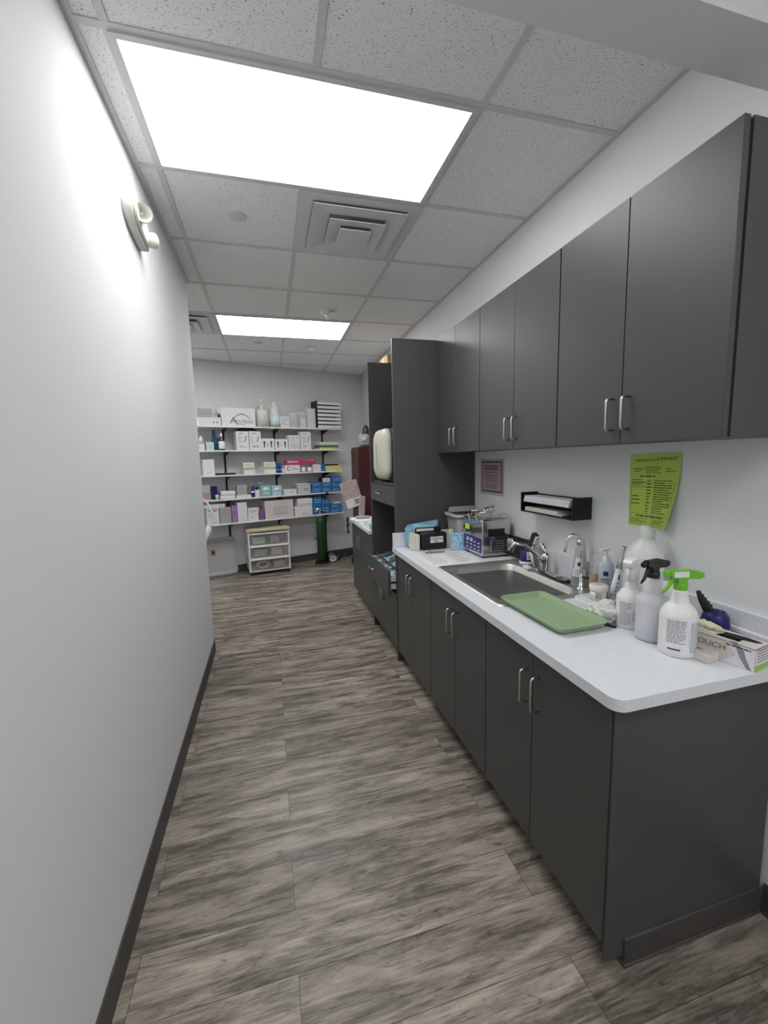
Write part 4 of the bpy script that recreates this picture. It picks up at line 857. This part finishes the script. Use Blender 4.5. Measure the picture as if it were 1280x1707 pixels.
# rubbish bin
t = thing('waste_bin', 'grey rectangular bin with a rim, against the tall cabinet', 'bin', (1.305, 2.645, CT))
hb = ony(745, 857, 2.62).z - CT
m = MB(); loft(m, [(rrect(-.088, -.095, .088, .095, .03), 0), (rrect(-.118, -.105, .118, .105, .035), hb), (rrect(-.112, -.099, .112, .099, .03), hb), (rrect(-.09, -.085, .09, .085, .03), .02)], BIN, True); m.build('bin_body', t)
m = MB(); loft(m, [(rrect(-.128, -.110, .128, .110, .04), hb - .018), (rrect(-.130, -.110, .130, .110, .04), hb), (rrect(-.108, -.092, .108, .092, .03), hb)], BINL); m.build('bin_rim', t)
m = MB(); m.prism([(-.10, hb - .005), (-.095, hb + .028), (-.085, hb + .035), (.10, hb + .035), (.105, hb)], .075, .085, BINL, 'y'); m.build('bin_liner', t)
# black glove box dispensers
def dispenser(x0, x1, y0, y1, h, label, txt_):
    t = thing('mask_dispenser', label, 'dispenser', ((x0 + x1) / 2, y0, CT)); wd = x1 - x0
    MB().box(-wd / 2, 0, 0, wd / 2, y1 - y0, h, BLACKM, .014, seg=3).build('dispenser_body', t)
    m = MB(); m.box(-wd * .17, -.0022, h * .42, wd * .33, -.0005, h * .78, PAPER, .0005, seg=1)
    if txt_: m.text('EXTERNAL', .024, INK, txt(wd * .08, -.0026, h * .64)); m.text('Tabs', .018, INK, txt(wd * .04, -.0026, h * .50))
    m.build('paper_label', t)
dispenser(.95, 1.135, 2.585, 2.645, .115, 'front black case with a handwritten label by the tall cabinet', True)
t = thing('mask_dispenser', 'back black case with a label strip, behind the front black case', 'dispenser', (1.025, 2.66, CT))
MB().box(-.09, 0, 0, .10, .045, .142, BLACKM, .012, seg=3).build('dispenser_body', t)
MB().box(-.085, -.0022, .119, .04, -.0005, .136, PAPER).build('paper_label', t)
for k, (x, y, h_) in enumerate(((.925, 2.64, .108), (.905, 2.665, .115))):
    q = MB(); q.box(-.016, -.04, 0, .016, .02, h_, CREAM, .006); tag(q.build('cotton_pack', loc=(x, y - .01, CT)), ('cream pack touching the left side of the front black case', 'outer cream pack left of the black cases')[k], 'pack')
t = thing('pouch_bundle', 'big blue bundle of sterilisation pouches behind the black cases', 'pouches', (1.02, 2.724, CT))
for k in range(5):
    q = MB(); q.box(-.120 + .006 * k, -.006, 0, .115 - .012 * k, .006, .165 - .008 * (k % 3), (SKY, SKYC, SKY)[k % 3], .005, seg=3)
    for v in q.bm.verts: v.co.z += .010 * math.sin(v.co.x * 24 + k) + .06 * v.co.x; v.co.z = max(v.co.z, .001); v.co.y += .005 * math.sin(v.co.x * 40 + v.co.z * 25)
    o = q.build('pouch', t, loc=(0, .026 - .013 * k, .001)); o.rotation_euler = (math.radians(2 * k), 0, 0)
q = MB(); q.box(-.045, -.03, 0, .012, .01, .150, SKY, .016, seg=3)
for v in q.bm.verts: v.co.x += .012 * math.sin(v.co.z * 35)
tag(q.build('pouch_bundle', loc=(.925, 2.700, CT)), 'slumped blue pouch roll at the far left end of the counter', 'pouches')
q = MB(); q.box(-.055, -.008, 0, .05, .008, .115, POUCH, .005); o = q.build('pouch_bundle', loc=(1.195, 2.52, CT)); o.rotation_euler = (math.radians(-8), 0, math.radians(-4)); tag(o, 'printed blue pouches standing right of the front black case', 'pouches')
q = MB(); q.box(-.015, -.008, 0, .018, .008, .13, CREAM, .004); tag(q.build('cotton_pack', loc=(1.165, 2.60, CT)), 'narrow cream pack between the black case and the printed pouches', 'pack')
# papers + pen
c4 = [onz(a, b, CT) for a, b in ((692, 927), (722, 945), (805, 937), (770, 918))]
m = MB(); A_, B_, C_, D_ = c4; up = Vector((0, 0, .0012))
m.quad([A_, B_, C_, D_], PAPER); m.quad([p + up for p in (A_, B_, C_, D_)], PAPER)
for a, b in ((A_, B_), (B_, C_), (C_, D_), (D_, A_)): m.quad([a, b, b + up, a + up], PAPER)
for i in range(9):
    for j in range(2):
        s0 = .08 + .48 * j; s1 = s0 + random.uniform(.2, .38); v = .1 + .09 * i
        P = lambda s, v: (A_.lerp(B_, v)).lerp(D_.lerp(C_, v), s) + up + Vector((0, 0, .0003))
        m.quad([P(s0, v), P(s1, v), P(s1, v + .02), P(s0, v + .02)], INKG)
tag(m.build('paper_sheet'), 'white handwritten sheet on the counter in front of the black cases', 'paper')
p0, p1 = onz(709, 921, CT + .010), onz(741, 919, CT + .010)
t = thing('ballpoint_pen', 'dark grey pen lying on the white sheet', 'pen', (0, 0, 0))
MB().tube([tuple(p0), tuple(p0.lerp(p1, .15)), tuple(p0.lerp(p1, .85)), tuple(p1)], .006, INKG, 10, rr=[.005, .0065, .006, .003]).build('pen_barrel', t)
MB().tube([tuple(p0 + Vector((0, 0, .008))), tuple(p0.lerp(p1, .3) + Vector((0, 0, .009)))], .0015, CHROME, 6).build('pen_clip', t)

# ultrasonic cleaner
ux0, ux1, uy0, uy1 = 1.212, 1.402, 2.245, 2.50; hu = ony(800, 868, uy0).z - CT
t = thing('ultrasonic_cleaner', 'polished steel ultrasonic cleaner with a purple control panel', 'ultrasonic cleaner', (ux0, uy0, CT))
m = MB(); m.box(0, 0, .012, ux1 - ux0, uy1 - uy0, hu, mat('polished_steel', (.62, .62, .62), .16, 1.0, noise=.3, nscale=9), .006); m.build('tank_housing', t)
m = MB(); q_ = uy1 - uy0
for z0, z1, mt in ((.03, .118, PURPP),): m.box(-.0025, .012, z0, 0, q_ - .012, z1, mt)
for k in range(3):
    for j in range(4): m.box(-.0032, .03 + .05 * j, .04 + .022 * k, -.0025, .055 + .05 * j, .046 + .022 * k, WHITE)
m.box(-.0035, .17, .085, -.0025, .20, .105, SKYC).box(-.0035, .12, .085, -.0025, .15, .105, SKYC); m.build('control_panel', t)
MB().box(-.003, q_ - .085, .155, 0, q_ - .03, .188, YELL).build('yellow_sticker', t)
m = MB(); m.box(.04, -.003, hu * .56, .15, 0, hu * .76, BLACKF, .001); m.build('black_label', t)
m = MB()
for k in range(5): m.box(.09, -.0015, .040 + .015 * k, .15, -.0006, .042 + .015 * k, CARDG).box(.055, -.0015, .039 + .015 * k, .060, -.0006, .045 + .015 * k, WHITE)
m.build('printed_symbols', t)
MB().box(.012, .012, hu, ux1 - ux0 - .012, q_ - .012, hu + .006, STEEL, .002).build('rim', t)
m = MB(); zz = hu + .007
m.box(.03, .03, zz, ux1 - ux0 - .03, q_ - .03, zz + .004, CHROME, .001)
m.tube([(.02, .07, zz), (.02, .07, zz + .030), (.16, .07, zz + .034), (.16, .07, zz)], .003, CHROME, 8); m.tube([(.02, .18, zz), (.02, .18, zz + .030), (.16, .18, zz + .034), (.16, .18, zz)], .003, CHROME, 8); m.build('basket', t)
m = MB(); m.tube([(.0, .05, hu - .02), (-.018, .05, hu + .02), (-.012, .05, hu + .028)], .005, CHROME); m.tube([(.0, .15, hu - .02), (-.018, .15, hu + .02), (-.012, .15, hu + .028)], .005, CHROME); m.build('lid_clip', t)
for (a, b) in ((.02, .02), (.17, .02), (.02, .23), (.17, .23)): MB().lathe([(0, 0), (.010, 0), (.010, .012), (0, .012)], BLACKM, org=(a, b, 0), seg=12).build('rubber_foot', t)
t = thing('steel_tongs', 'tangle of steel clips lying on the ultrasonic cleaner', 'tongs', (1.33, 2.39, CT + hu + .036))
for k in range(4): MB().tube([(-.04 + .02 * k, -.03, .006), (-.02 + .02 * k, .0, .022 + .004 * k), (.0 + .02 * k, .03, .008), (.03 + .01 * k, .05, .016)], .004, CHROME, 8).build('clip', t)

# mottled board behind faucet, blue tub, scrub brush
q = onx(843, 890, 1.41); p1 = onx(880, 902, 1.41)
t = thing('mottled_board', 'black mottled board leaning on the backsplash beside the steel cleaner', 'board', (1.405, q.y, CT + .006), FACEX)
t.rotation_euler = (math.radians(-5), 0, FACEX); MB().box(0, -.004, 0, .27, .004, .125, MOTTLE, .003).build('board', t)
MB().lathe([(0, 0), (.032, 0), (.036, .006), (.024, .014), (0, .010)], CHROME, org=(.07, -.0045, .075), M=Matrix.Rotation(PI / 2, 4, 'X')).build('steel_disc', t)
q = onz(876, 942); t = thing('soap_tub', 'navy blue tub with white label and white base behind the sink', 'tub', (q.x, q.y, .8555))
hh = ony(875, 917, q.y).z - .855
MB().lathe([(0, 0), (.034, 0), (.036, .016), (.03, .018)], WHITE).build('tub_base', t)
MB().lathe([(.030, .017), (.031, hh - .004), (.024, hh), (0, hh)], NAVY).build('tub_body', t)
m = MB(); m.box(-.014, -.0335, .03, .016, -.0305, .075, PAPER); m.lines(-.010, .012, .036, .05, 2, INK, y=-.034); m.build('tub_label', t)
q = onz(893, 940); t = thing('scrub_brush', 'dark scrub brush with pale bristles standing behind the spout', 'brush', (1.375, 1.965, .8555))
a = onx(884, 915, 1.375) - Vector((1.375, 1.965, .8555)); b = onx(893, 890, 1.375) - Vector((1.375, 1.965, .8555))
MB().tube([(0, 0, 0), tuple(a)], .007, WHITE, 10).build('brush_handle', t)
d3 = (b - a).normalized(); MB().box(-.014, -.017, 0, .014, .017, (b - a).length, BLACKM, .004, M=Matrix.Translation(a) @ d3.to_track_quat('Z', 'Y').to_matrix().to_4x4()).build('brush_head', t)
MB().box(-.013, -.030, .004, .013, -.017, (b - a).length - .004, CLOTH, .002, M=Matrix.Translation(a) @ d3.to_track_quat('Z', 'Y').to_matrix().to_4x4()).build('bristles', t)
q = onz(907, 952); tag(MB().box(-.015, -.022, 0, .015, .022, .02, WHITE, .006).build('soap_bar', loc=(1.31, 1.93, .8525)), 'small white soap block beside the faucet base', 'soap')

def sector(m, r0, z0, r1, z1, a0, a1, mt, n=12):
    for i in range(n):
        a, b = a0 + (a1 - a0) * i / n, a0 + (a1 - a0) * (i + 1) / n
        m.quad([(r0 * math.cos(a), r0 * math.sin(a), z0), (r0 * math.cos(b), r0 * math.sin(b), z0), (r1 * math.cos(b), r1 * math.sin(b), z1), (r1 * math.cos(a), r1 * math.sin(a), z1)], mt)
# bottles by the filter tap
q = onz(962, 966); t = thing('soap_bottle', 'tapered bottle with a white triangular label behind the slim tap', 'bottle', (1.380, 1.615, .8485))
hs = ony(968, 899, 1.615).z - .8485
GLB = mat('grey_clear_bottle', (.50, .51, .49), .15, alpha=.7)
MB().lathe([(0, .001), (.038, .001), (.040, .012), (.020, hs * .86), (.018, hs * .88), (0, hs * .88)], GLB).build('bottle_body', t)
MB().lathe([(.014, hs * .88), (.017, hs * .89), (.017, hs), (0, hs)], NICKEL).build('cap', t)
m = MB(); f = lambda v: .0408 - .020 * v + .0006; AC = math.radians(222)
sector(m, f(.04), hs * .06, f(.22), hs * .22, AC - .9, AC + .9, INKG); sector(m, f(.22), hs * .22, f(.40), hs * .38, AC - .85, AC + .85, PAPER); sector(m, f(.40), hs * .38, f(.66), hs * .62, AC - .6, AC + .6, PAPER)
sector(m, f(.47) + .0006, hs * .45, f(.56) + .0006, hs * .53, AC - .22, AC + .22, INK)
for k in range(3): sector(m, f(.28 + .05 * k) + .0006, hs * (.26 + .045 * k), f(.29 + .05 * k) + .0006, hs * (.275 + .045 * k), AC - .6, AC + .5, INKG)
m.build('bottle_label', t, recalc=False)
t = thing('lotion_bottle', 'clear bottle of amber soap against the backsplash behind the slim tap', 'bottle', (1.392, 1.535, .8485))
ha = ony(985, 925, 1.535).z - .8485
MB().lathe([(0, .002), (.022, .002), (.023, ha * .42), (0, ha * .42)], AMBER).build('amber_soap', t)
MB().lathe([(.0245, 0), (.025, ha * .7), (.018, ha * .85), (.010, ha * .9), (.010, ha), (0, ha)], CLEAR).build('bottle_body', t)
# dish and tub
q0, q1 = onz(951, 1002), onz(1008, 1014)
t = thing('soap_dish', 'milky rectangular dish under the gold-lidded tub', 'dish', (1.262, 1.375, CT))
m = MB(); loft(m, [(rrect(-.068, -.050, .068, .050, .02), 0), (rrect(-.074, -.056, .074, .056, .022), .030), (rrect(-.070, -.052, .070, .052, .02), .030), (rrect(-.064, -.047, .064, .047, .02), .020)], DISH, True); m.build('dish', t)
t.rotation_euler = (0, 0, math.radians(8))
cq = Vector((1.272, 1.378, CT + .0215)); t = thing('cream_tub', 'white round tub with a gold printed lid on the milky dish', 'tub', cq)
hh = .062
MB().lathe([(0, 0), (.031, 0), (.0325, hh * .66), (0, hh * .66)], WHITE).build('tub_body', t)
MB().lathe([(.0345, hh * .64), (.0355, hh * .95), (.033, hh), (0, hh)], WHITE, seg=32).build('lid', t)
GOLD = mat('gold_print', (.45, .36, .16), .5)
m = MB(); m.lathe([(.026, 0), (.030, 0), (.030, .0005), (.026, .0005)], GOLD, org=(0, 0, hh), seg=32)
for k in range(5): m.box(-.018, -.014 + .006 * k, hh, .018, -.011 + .006 * k, hh + .0005, GOLD)
m.build('lid_print', t)
m = MB(); RR = Matrix.Rotation(math.radians(-40), 4, 'Z')
for k in range(4): m.box(-.012, -.0335, .010 + .007 * k, .010, -.0305, .012 + .007 * k, INKG, M=RR)
m.box(-.008, -.0335, .008, .014, -.029, .034, DGREEN, M=Matrix.Rotation(math.radians(38), 4, 'Z')); m.build('tub_print', t)
# lotion pump
q = onz(1012, 985); t = thing('lotion_bottle', 'clear pump bottle with a blue shield logo beside the white wand', 'bottle', (1.384, 1.462, CT))
hl = ony(1012, 936, 1.462).z - CT
MB().lathe([(0, .001), (.029, .001), (.030, hl * .92), (.023, hl), (.014, hl * 1.02), (0, hl * 1.02)], mat('pale_blue_gel', (.60, .65, .74), .15, alpha=.75)).build('bottle_body', t)
m = MB(); m.lathe([(.016, hl), (.016, hl + .022), (.006, hl + .024), (.006, hl + .050), (.014, hl + .052), (.014, hl + .060), (0, hl + .062)], WHITE, seg=16); m.tube([(0, 0, hl + .056), (-.045, -.01, hl + .054)], .005, WHITE); m.build('pump_head', t)
m = MB(); RR = Matrix.Rotation(math.radians(-25), 4, 'Z')
AC = math.radians(226)
sector(m, .0302, .092, .0302, .112, AC - .32, AC + .32, NAVY)
for k in range(6): sector(m, .0302, .074 - .009 * k, .0302, .078 - .009 * k, AC - .65, AC + .5, (NAVY, INKG)[k % 2])
m.build('bottle_label', t)
# curing wand
a = onz(1019, 1000, CT + .016); b = a + (ony(1041, 912, a.y + .02) - a); t = thing('curing_wand', 'white dental wand with a steel tip leaning upright behind the towel', 'dental wand', (a.x, a.y, a.z))
b = ony(1041, 911, a.y + .02) - a
MB().tube([(0, 0, 0), tuple(b * .30), tuple(b * .57)], .013, WHITE, 14, rr=[.0145, .0135, .0125]).build('wand_body', t)
MB().tube([tuple(b * .57), tuple(b * .72), tuple(b * .9), tuple(b * .94), tuple(b)], .008, NICKEL, 14, rr=[.0125, .008, .0055, .0075, .007]).build('steel_tip', t)
n0 = Vector((-.35, -1, 0)).normalized() * .0145
m = MB(); m.tube([tuple(b * .40 + n0), tuple(b * .48 + n0)], .003, NAVY, 6)
for k in range(4): m.tube([tuple(b * (.10 + .07 * k) + n0), tuple(b * (.13 + .07 * k) + n0)], .002, NAVY, 6)
m.build('buttons', t)
# big translucent jug
jx, jy = 1.352, 1.245; hj = ony(1070, 935, jy).z - CT; hj = ony(1072, 876, jy).z - CT
r = .066
t = thing('water_jug', 'large milky empty jug against the wall behind the spray bottles', 'jug', (jx, jy, CT))
MB().lathe([(0, .001), (r * .96, .001), (r, .01), (r, hj * .62), (r * .93, hj * .70), (r * .62, hj * .80), (r * .30, hj * .85), (r * .27, hj * .88), (r * .27, hj * .9)], MILK, seg=32).build('jug_body', t)
MB().lathe([(r * .31, hj * .86), (r * .31, hj * .98), (r * .2, hj), (0, hj)], MILK, seg=20).build('cap', t)
MB().tube([(r * .28, 0, hj * .93), (r * .62, -.004, hj * .955), (r * .66, -.004, hj * .90), (r * .55, -.004, hj * .83)], .0065, MILK, 10).build('jug_handle', t)

# spray bottles
def sprayer(pxb, pyb, pyt, r, label, body, trig, trigfn, prof, dirang, x=None):
    q = onz(pxb, pyb); t = thing('spray_bottle', label, 'spray bottle', (q.x, q.y, CT)); H = ony(pxb, pyt, q.y).z - CT
    MB().lathe([(a * r, b * H) for a, b in prof], body, seg=36).build('bottle_body', t)
    trigfn(t, H, r, trig, dirang); return t, H
def trig_head(t, H, r, mt, ang, body2=None):
    R = Matrix.Rotation(ang, 4, 'Z')
    MB().lathe([(.0175, H * .98), (.0185, H), (.0185, H + .022), (.012, H + .026), (0, H + .026)], mt, seg=20).build('collar', t)
    z = H + .026
    m = MB()
    # side profile: nozzle on -x, tail on +x
    m.prism([(-.012, z - .004), (.010, z - .004), (.016, z + .008), (.050, z + .006), (.066, z + .012), (.062, z + .026), (.030, z + .034), (-.030, z + .034), (-.040, z + .030), (-.040, z + .016), (-.018, z + .014)], -.011, .011, mt, 'y', M=R)
    m.build('spray_head', t)
    m = MB(); m.tube([R @ Vector((-.024, 0, z + .016)), R @ Vector((-.030, 0, z + .0)), R @ Vector((-.044, 0, z - .024)), R @ Vector((-.058, 0, z - .036))], .005, mt, 8, rr=[.006, .006, .005, .003]); m.build('trigger', t)
    m = MB(); m.tube([R @ Vector((-.038, 0, z + .023)), R @ Vector((-.052, 0, z + .023))], .009, mt, 12); m.build('nozzle', t)
    if body2:
        m = MB(); m.box(-.030, -.0125, z + .013, .016, .0125, z + .031, body2, .001, M=R); m.build('head_cover', t)
WPROF = [(0, 0), (.94, 0), (1, .03), (1, .615), (.975, .635), (.95, .66), (.78, .735), (.57, .79), (.52, .795), (.50, .81), (.38, .97), (.37, 1.0), (0, 1.0)]
def wrap_label(t, H, r, a0, a1, z0, z1, blocks):
    m = MB(); n = 24; R_ = r * 1.008
    def P(a, z, e=0): return Vector(((R_ + e) * math.cos(a), (R_ + e) * math.sin(a), z))
    for i in range(n):
        a, b = a0 + (a1 - a0) * i / n, a0 + (a1 - a0) * (i + 1) / n; m.quad([P(a, z0), P(b, z0), P(b, z1), P(a, z1)], PAPER)
    for (s0, s1, v0, v1, rows, mt) in blocks:
        for k in range(rows):
            za = z0 + (z1 - z0) * (v0 + (v1 - v0) * (k + .2) / rows); zb_ = z0 + (z1 - z0) * (v0 + (v1 - v0) * (k + .68) / rows)
            s = s0; e = s1 - random.choice((0, 0, 0, .1, .3)) * (s1 - s0)
            while s < e - 1e-6:
                sn = min(e, s + random.uniform(.03, .09)); 
                m.quad([P(a0 + (a1 - a0) * s, za, .0004), P(a0 + (a1 - a0) * sn, za, .0004), P(a0 + (a1 - a0) * sn, zb_, .0004), P(a0 + (a1 - a0) * s, zb_, .0004)], mt); s = sn + (.012 if rows > 1 else 0)
    m.build('bottle_label', t, recalc=False)
face = math.atan2(-1, -1.1)
# back one: white with pink strip
t, H = sprayer(1050, 1043, 965, .047, 'white spray bottle with white trigger and pink label strip beside the towel', WHITE, WHITE, lambda t, H, r, mt, a: None, WPROF, 0)
MB().lathe([(.0175, H * .97), (.021, H * .99), (.021, H + .035), (.018, H + .040), (0, H + .04)], WHITE).build('collar', t)
Rm = Matrix.Rotation(math.radians(10), 4, 'Z')
MB().prism([(-.030, H + .046), (-.034, H + .060), (-.026, H + .070), (.0, H + .074), (.040, H + .068), (.046, H + .058), (.020, H + .050), (.020, H + .034), (-.016, H + .034), (-.020, H + .046)], -.016, .016, WHITE, 'y', M=Rm).build('spray_head', t)
MB().tube([Rm @ Vector((-.020, 0, H + .05)), Rm @ Vector((-.026, 0, H + .02)), Rm @ Vector((-.024, 0, H - .004))], .006, WHITE, 8).build('trigger', t)
wrap_label(t, H, .047, math.radians(170), math.radians(330), H * .07, H * .585, [(.06, .36, .02, .96, 14, INKG), (.42, .48, .05, .9, 1, PINKL), (.385, .395, .02, .96, 1, PINKL)])
# middle: cloudy bottle, black trigger
CP = [(0, 0), (.92, 0), (1, .04), (1, .60), (.94, .68), (.70, .72), (.64, .76), (.58, .95), (.36, 1.0), (.0, 1.0)]
q = onz(1083, 1064); r = .046; t = thing('spray_bottle', 'cloudy half-full spray bottle with a black trigger, middle of the three', 'spray bottle', (q.x, q.y, CT)); H = ony(1083, 962, q.y).z - CT
MB().lathe([(a * r, b * H) for a, b in CP], MILKC, seg=36).build('bottle_body', t)
MB().lathe([(0, .003), (r * .93, .003), (r * .965, .012), (r * .965, H * .44), (0, H * .44)], LIQ, seg=36).build('liquid', t)
trig_head(t, H - .004, r, BLACKM, math.radians(8))
# front: white, green trigger
q = onz(1126, 1086)
t, H = sprayer(1127, 1087, 983, .0495, 'white spray bottle with a bright green trigger, nearest the camera', WHITE, GREENP, lambda t, H, r, mt, a: trig_head(t, H, r, mt, a, WHITE), WPROF, math.radians(-12))
wrap_label(t, H, .0495, math.radians(165), math.radians(345), H * .075, H * .60, [(.12, .44, .28, .97, 14, INKG), (.52, .92, .04, .92, 20, INKG), (.15, .36, .06, .16, 1, INK), (.49, .495, .02, .95, 1, INKG)])
# purple-white bottle behind
q = Vector((1.30, 1.10, CT)); t = thing('cleaner_jug', 'white bottle with a purple label hidden behind the two front sprayers', 'bottle', q)
hq = ony(1108, 970, 1.10).z - CT
MB().lathe([(0, 0), (.044, 0), (.045, hq * .8), (.03, hq * .95), (.015, hq), (0, hq)], MILKC, seg=28).build('bottle_body', t)
m = MB(); m.prism([(-.018, .055), (.028, .035), (.028, .085), (-.018, .085)], -.0475, -.0455, PURP, 'y', M=Matrix.Rotation(math.radians(-25), 4, 'Z')); m.build('bottle_label', t)
# blue cup with black brushes
q = onx(1160, 1003, 1.36); t = thing('brush_cup', 'navy cup of black brushes against the backsplash', 'cup', (1.372, .985, CT))
hc = .105
MB().lathe([(0, .002), (.030, .002), (.040, .055), (.036, hc * .78), (.026, hc * .92), (.024, hc * .92), (.03, .02), (0, .01)], NAVY, seg=24).build('cup', t)
for k in range(5):
    a = Vector((-.035 + .008 * k, .035 - .004 * k, hc + .052 - .011 * k)); MB().tube([(0, 0, .03), tuple(a * .8), tuple(a)], .006, BLACKF, 8, rr=[.006, .008, .007]).build('brush', t)

# glove boxes
G0 = onz(1236, 1101); G1 = onz(1155, 1058)
ga = math.atan2(G0.y - G1.y, G0.x - G1.x)
t = thing('glove_box', 'long open pale glove box with green lettering at the counter corner', 'glove box', (1.262, .792, CT), FACEX + math.radians(11))
L_, D_, H_ = .255, .088, .066     # local x toward camera
# origin at its near-left bottom corner -> build from -L_ to 0
m = MB(); e = .0018
m.box(-L_, 0, 0, 0, e, H_, PALEPINK).box(-L_, D_ - e, 0, 0, D_, H_, PALEPINK).box(-L_, e, 0, 0, D_ - e, e, PALEPINK).box(-L_, e, e, -L_ + e, D_ - e, H_, PALEPINK).box(-e, e, e, 0, D_ - e, H_, PALEPINK)
m.box(-L_, 0, H_ - e, 0, .022, H_, PALEPINK).box(-L_, D_ - .020, H_ - e, 0, D_, H_, PALEPINK).box(-.05, .022, H_ - e, 0, D_ - .02, H_, PALEPINK)
m.box(-L_ + .01, .01, H_ * .55, -.02, D_ - .01, H_ * .56, BLACKF); m.build('carton', t)
m = MB(); m.text('TOUCH', .022, OLIVE, txt(-L_ * .45, -.0008, H_ * .66), sx=1.15); m.build('lettering', t)
m = MB(); m.prism([(-.085, 0), (-.001, 0), (-.001, H_ * .92), (-.07, H_ * .98), (-.045, H_ * .5)], -.0012, -.0004, CARDW, 'y'); m.prism([(-.062, .070), (-.045, .055), (-.035, .03), (-.018, .004), (-.006, .002), (-.02, .03), (-.028, .055), (-.045, .072)], -.002, -.0012, INKG, 'y')
m.lines(-.07, -.01, H_ * .84, H_ * .93, 1, INK, y=-.0022, th=.7); m.build('hand_picture', t)
m = MB(); m.box(.0, .002, .0, .0006, D_ - .002, .018, GREENS).box(.0, .002, .018, .0006, D_ - .002, H_ - .01, CARDW)
for k in range(5): m.box(.0006, .01, .026 + .008 * k, .0009, D_ - .02, .029 + .008 * k, INKG)
m.build('end_print', t)
m = MB(); m.prism([(-.235, D_ * .2), (-.11, D_ * .2), (-.10, D_ * .62), (-.16, D_ * .75), (-.22, D_ * .7)], H_, H_ + .004, CREAM, 'z'); m.build('torn_flap', t)
m = MB(); m.prism([(-.125, .030), (-.020, .052), (-.012, .066), (-.05, .074), (-.13, .064)], H_ - .0005, H_ + .0012, BLACKF, 'z'); m.build('slot', t)
# crumpled gloves
m = MB()
for k in range(6):
    a = random.uniform(-.012, .012); m.tube([(-.26 + .02 * k, .035 + a, H_ + .004), (-.24 + .02 * k, .05 + a, H_ + .016), (-.21 + .02 * k, .045 - a, H_ + .012), (-.18 + .016 * k, .05 + a, H_ + .006)], .008, GLOVE, 8, rr=[.005, .009, .010, .004])
o = m.build('rubber_glove'); o.location = t.location; o.rotation_euler = t.rotation_euler; tag(o, 'crumpled cream glove spilling from the open glove box', 'glove')
q = onz(1208, 1107); t = thing('glove_box', 'low pinkish box with an oval slot beside the nearest spray bottle', 'glove box', (1.192, .866, CT), FACEX + math.radians(11))
m = MB(); m.box(-.13, 0, 0, 0, .060, .026, PALEPINK, .002); m.build('carton', t)
m = MB(); m.lathe([(0, 0), (.034, 0), (.034, .0008), (0, .0008)], INKG, org=(-.062, .028, .0262), sy=.3, seg=24); m.build('slot', t)
# tissue-like carton in the back corner
q = MB(); q.box(-.16, 0, 0, 0, .02, .055, CARDW, .002); q.lines(-.12, -.02, .02, .045, 2, INKG)
tag(q.build('flat_carton', loc=(1.398, .835, CT), rz=FACEX), 'thin white carton standing between the glove box and the backsplash', 'carton')

# towel
import mathutils
q = onz(1012, 1028); m = MB(); bmesh.ops.create_icosphere(m.bm, subdivisions=5, radius=1)
nz = mathutils.noise
for v in m.bm.verts:
    p = v.co.copy(); n = 1 + .34 * nz.noise(p * 1.5) - .42 * abs(nz.noise(p * 2.4 + Vector((3, 1, 2)))) + .10 * nz.noise(p * 6)
    v.co = Vector((p.x * .044 * n, p.y * .060 * n, max(-.024, p.z * .052 * n)))
for f in m.bm.faces: f.smooth = True
m.mi(CLOTH)
tag(m.build('towel', loc=(1.170, 1.232, CT + .0255), rz=math.radians(35)), 'crumpled white towel between the green tray and the white spray bottle', 'towel')
q = MB(); q.box(-.022, -.008, 0, .022, .008, .006, BLACKM, .002); tag(q.build('black_clip', loc=tuple(onz(1016, 1044, CT)), rz=math.radians(-60)), 'small black clip poking out under the white towel', 'clip')
# green tray
c0, c1, c2, c3 = onz(829, 1001, .865), onz(885, 989, .865), onz(1004, 1038, .865), onz(930, 1058, .865)
tx0 = .905; tx1 = 1.125; ty0 = 1.150; ty1 = 1.535
t = thing('serving_tray', 'sage green plastic tray lying across the near edge of the sink', 'tray', ((tx0 + tx1) / 2, (ty0 + ty1) / 2, .8545)); hw, hl = (tx1 - tx0) / 2, (ty1 - ty0) / 2
m = MB(); loft(m, [(rrect(-hw + .016, -hl + .016, hw - .016, hl - .016, .022), .0), (rrect(-hw + .002, -hl + .002, hw - .002, hl - .002, .034), .018), (rrect(-hw, -hl, hw, hl, .035), .021), (rrect(-hw + .004, -hl + .004, hw - .004, hl - .004, .031), .0225), (rrect(-hw + .008, -hl + .008, hw - .008, hl - .008, .028), .0215), (rrect(-hw + .020, -hl + .020, hw - .020, hl - .020, .020), .0035)], TRAY, True)
b_ = m.bm.faces.new([v for v in reversed([vv for vv in m.bm.verts][:28])]); m._fin([b_], TRAY)
for f in m.bm.faces: f.smooth = False
m.build('tray', t); t.rotation_euler = (0, 0, math.radians(1.5))
